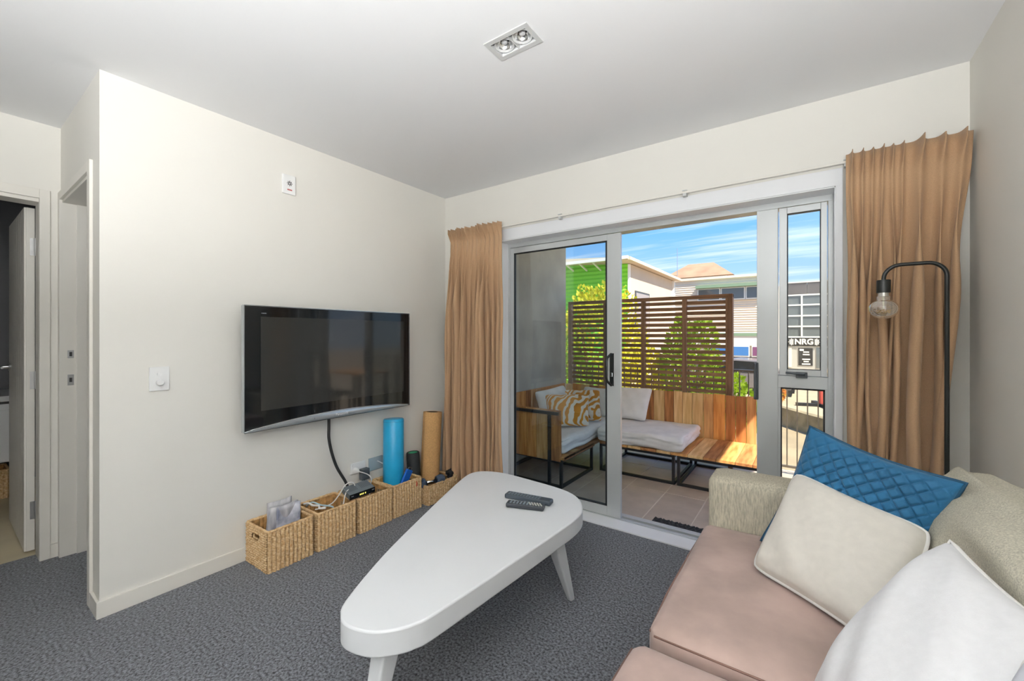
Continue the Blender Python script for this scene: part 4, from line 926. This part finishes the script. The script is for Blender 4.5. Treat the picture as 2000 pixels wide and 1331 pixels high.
lt_.materials.append(m_signw); inst('lettering', lt_, sg, (-.29, YG-.19, .745), (PI/2, 0, 0))
for s_ in (-1, 1):
    for k, hh in enumerate((.20,.24,.17)): bx('plate_bar', m_signw, sg, -.29+s_*(.66+k*.085)-.03, -.29+s_*(.66+k*.085)+.03, YG-.19, YG-.16, .745-hh, .745+hh)
    bx('bar_end', m_signw, sg, min(-.29+s_*.89,-.29+s_*1.12), max(-.29+s_*.89,-.29+s_*1.12), YG-.19, YG-.16, .72, .77)
sf_ = bx('shopfront', m_doorgrey, gm, -1.45, 4.0, YG-.06, YG, YZ, .45)
for (a, b, z0, z1, c, nm) in ((-.62,.22,-.95,.30,m_signblk,'door'),(-1.42,-1.02,-1.1,.34,m_palewall,'poster_window'),(.42,1.3,-1.1,.34,m_winrefl,'shop_window')):
    bx(nm, c, gm, a, b, YG-.10, YG-.06, z0, z1)
for k, (w_, z_) in enumerate(((.34,.02),(.40,-.16),(.46,-.50),(.30,-.66),(.50,-.84))):
    bx('poster_print', m_signw, gm, -.16-w_/2, -.16+w_/2, YG-.115, YG-.10, z_-.045, z_+.045)
bx('corner_print', m_signw, gm, -.55, -.30, YG-.115, YG-.10, .10, .24)
# ---- hipped house roof far behind
hr = thing('hipped_house', 'pale house with a brown hipped roof rising behind the warehouse', 'building', (-10.5,52,YZ))
bx('upper_wall', m_palewall, hr, -13.3, -7.2, 50.0, 58.0, YZ, 7.75)
m = MB(); q = [m.addv(p) for p in ((-14.0,49.4,7.7),(-6.5,49.4,7.7),(-6.5,58.6,7.7),(-14.0,58.6,7.7),(-11.8,53.0,9.7),(-9.0,53.0,9.7),(-9.0,55.0,9.7),(-11.8,55.0,9.7))]
m.f += [[q[0],q[1],q[5],q[4]],[q[1],q[2],q[6],q[5]],[q[2],q[3],q[7],q[6]],[q[3],q[0],q[4],q[7]],[q[4],q[5],q[6],q[7]],[q[3],q[2],q[1],q[0]]]; m.build('roof', m_roofbrown, hr)
MB().tube([(-12.3,50.0,7.7),(-12.3,50.0,11.2)], .035, 6).build('aerial', m_steel, hr)
# ---- dry hill far behind the gym
def hill(u, v): 
    x = -30+70*u; y = 90+60*v; return (x, y, -3+13.5*math.exp(-((x+6)/9)**2)*math.sin(PI*v)+ 3*vnoise(u*9, v*5, 2)*math.sin(PI*v))
hl = MB().grid(hill, 50, 20).build('hill', mat('dry_hill', srgb(158,132,108), .95, nv=.15, ns=.2), None, smooth=True); hl['kind'] = 'structure'
# ---- parked car
m_car = mat('car_grey', srgb(120,116,116), .35, metal=.3, coat=.5); m_carglass = mat('car_glass', (.02,.022,.025), .08)
cr_ = thing('parked_car', 'dark grey parked car glimpsed past the end of the timber screen', 'car', (-2.6,20.4,YZ))
prof = [(-4.6,-.95),(-4.62,-.55),(-4.3,-.38),(-3.75,-.33),(-3.15,.16),(-2.5,.24),(-1.5,.20),(-.95,-.28),(-.55,-.34),(-.5,-.6),(-.55,-.95)]
MB().prism(prof, lambda p: (p[0],19.6,p[1]+.0), lambda p: (p[0],21.3,p[1])).build('body', m_car, cr_, bevel=.06, seg=3)
MB().prism([(-3.65,-.33),(-3.1,.10),(-2.5,.17),(-1.55,.13),(-1.08,-.30)], lambda p: (p[0],19.585,p[1]), lambda p: (p[0],19.605,p[1])).build('side_window', m_carglass, cr_)
for wx in (-3.85,-1.25):
    for wy in (19.66,21.24): 
        w_ = MB().lathe([(.30,-.09),(.32,-.06),(.32,.06),(.30,.09)], 24, Matrix.Translation((wx,wy,YZ+.32)) @ Matrix.Rotation(PI/2,4,'X')).build('wheel', m_rubber, cr_)
bx('bumper', m_dkplastic, cr_, -4.66, -.46, 19.62, 21.28, YZ+.15, YZ+.33)
# ---- bollard on a cross base
bo = thing('bollard', 'red bollard on a black cross base standing on the paved yard', 'bollard', (.36,17.7,YZ))
MB().lathe([(.10,0),(.10,.95),(.06,1.0)], 16, Matrix.Translation((.36,17.7,YZ+.06))).build('post', mat('bollard_red', srgb(196,84,70), .5), bo, auto=40)
for a in (.3, 1.87): MB().obox((.36,17.7,YZ+.05), (1.5,.16,.10), Matrix.Rotation(a,3,'Z')).build('foot', m_signblk, bo)
# ---- shrubs
def leaf_mat(name, c, c2):
    m = mat(name, c, .6, nv=.3, ns=6, col2=c2, rand=0); nt = m.node_tree; b = nt.nodes['Principled BSDF']; o = nt.nodes['Material Output']
    t = nt.nodes.new('ShaderNodeBsdfTranslucent'); x = nt.nodes.new('ShaderNodeMixShader'); x.inputs[0].default_value = .4
    t.inputs[0].default_value = (*c, 1); nt.links.new(b.outputs[0], x.inputs[1]); nt.links.new(t.outputs[0], x.inputs[2]); nt.links.new(x.outputs[0], o.inputs[0]); return m
m_leafa = leaf_mat('leaf_yellow', srgb(226,214,60), srgb(160,164,36)); m_leafb = leaf_mat('leaf_green', srgb(150,176,44), srgb(86,116,26))
m_bark = mat('bark', srgb(96,74,54), .9)
def shrub(name, label, c, rx, rz, top, n, m, seed, size=.09, cat='shrub'):
    r = random.Random(seed); t = thing(name, label, cat, (c[0],c[1],GZ), 'shrubs beyond the balcony'); mb = MB(); cz = top-rz
    for k in range(n):
        while True:
            p = Vector((r.uniform(-1,1), r.uniform(-1,1), r.uniform(-1,1)))
            if .25 < p.length < 1: break
        p = p.normalized()*p.length**.55*(.8+.35*vnoise(p.x*3+9, p.z*3+5, seed)); P = Vector((c[0]+p.x*rx, c[1]+p.y*rx, cz+p.z*rz))
        d = (p + Vector((r.uniform(-1,1), r.uniform(-1,1), r.uniform(-.3,1.2)))).normalized(); s_ = d.orthogonal().normalized(); s_ = (Matrix.Rotation(r.uniform(0,6.3),3,d) @ s_)
        L = size*r.uniform(.7,1.4); w = L*.33
        i = [mb.addv(P), mb.addv(P+d*L*.5+s_*w), mb.addv(P+d*L), mb.addv(P+d*L*.5-s_*w)]; mb.f.append(i)
    o = mb.build('foliage', m, t, fix=False); 
    st = MB()
    for k in range(5):
        a = r.uniform(0,6.3); st.tube([(c[0],c[1],GZ),(c[0]+.15*rx*math.cos(a),c[1]+.15*rx*math.sin(a),(GZ+cz)/2),(c[0]+.6*rx*math.cos(a),c[1]+.6*rx*math.sin(a),cz+rz*.5)], [.05,.035,.012], 6)
    st.build('stem', m_bark, t)
shrub('leafy_shrub', 'large yellow green shrub rising above the left end of the screen', (-3.95,9.0), 1.05, 1.55, 2.42, 5200, m_leafa, 1)
shrub('leafy_shrub', 'yellow green shrub behind the middle slats of the screen', (-2.75,8.3), .85, 1.2, 1.0, 4200, m_leafa, 2)
shrub('leafy_shrub', 'upright green shrub behind the right slats of the screen', (-1.72,8.0), .50, 1.45, 1.62, 3600, m_leafb, 3)
shrub('leafy_shrub', 'dark leafy shrub behind the slats seen through the glass', (-4.3,7.7), .8, 1.4, 1.35, 3600, m_leafb, 4)
shrub('leafy_shrub', 'low green shrub at the foot of the right slats', (-1.25,8.6), .5, .8, .55, 2200, m_leafb, 6)
shrub('flowering_plant', 'small orange flowering plant on the yard by the lower window pane', (-1.0,18.2), .30, .45, -.35, 500, leaf_mat('leaf_orange', srgb(226,140,60), srgb(150,150,50)), 5, .10, 'plant')
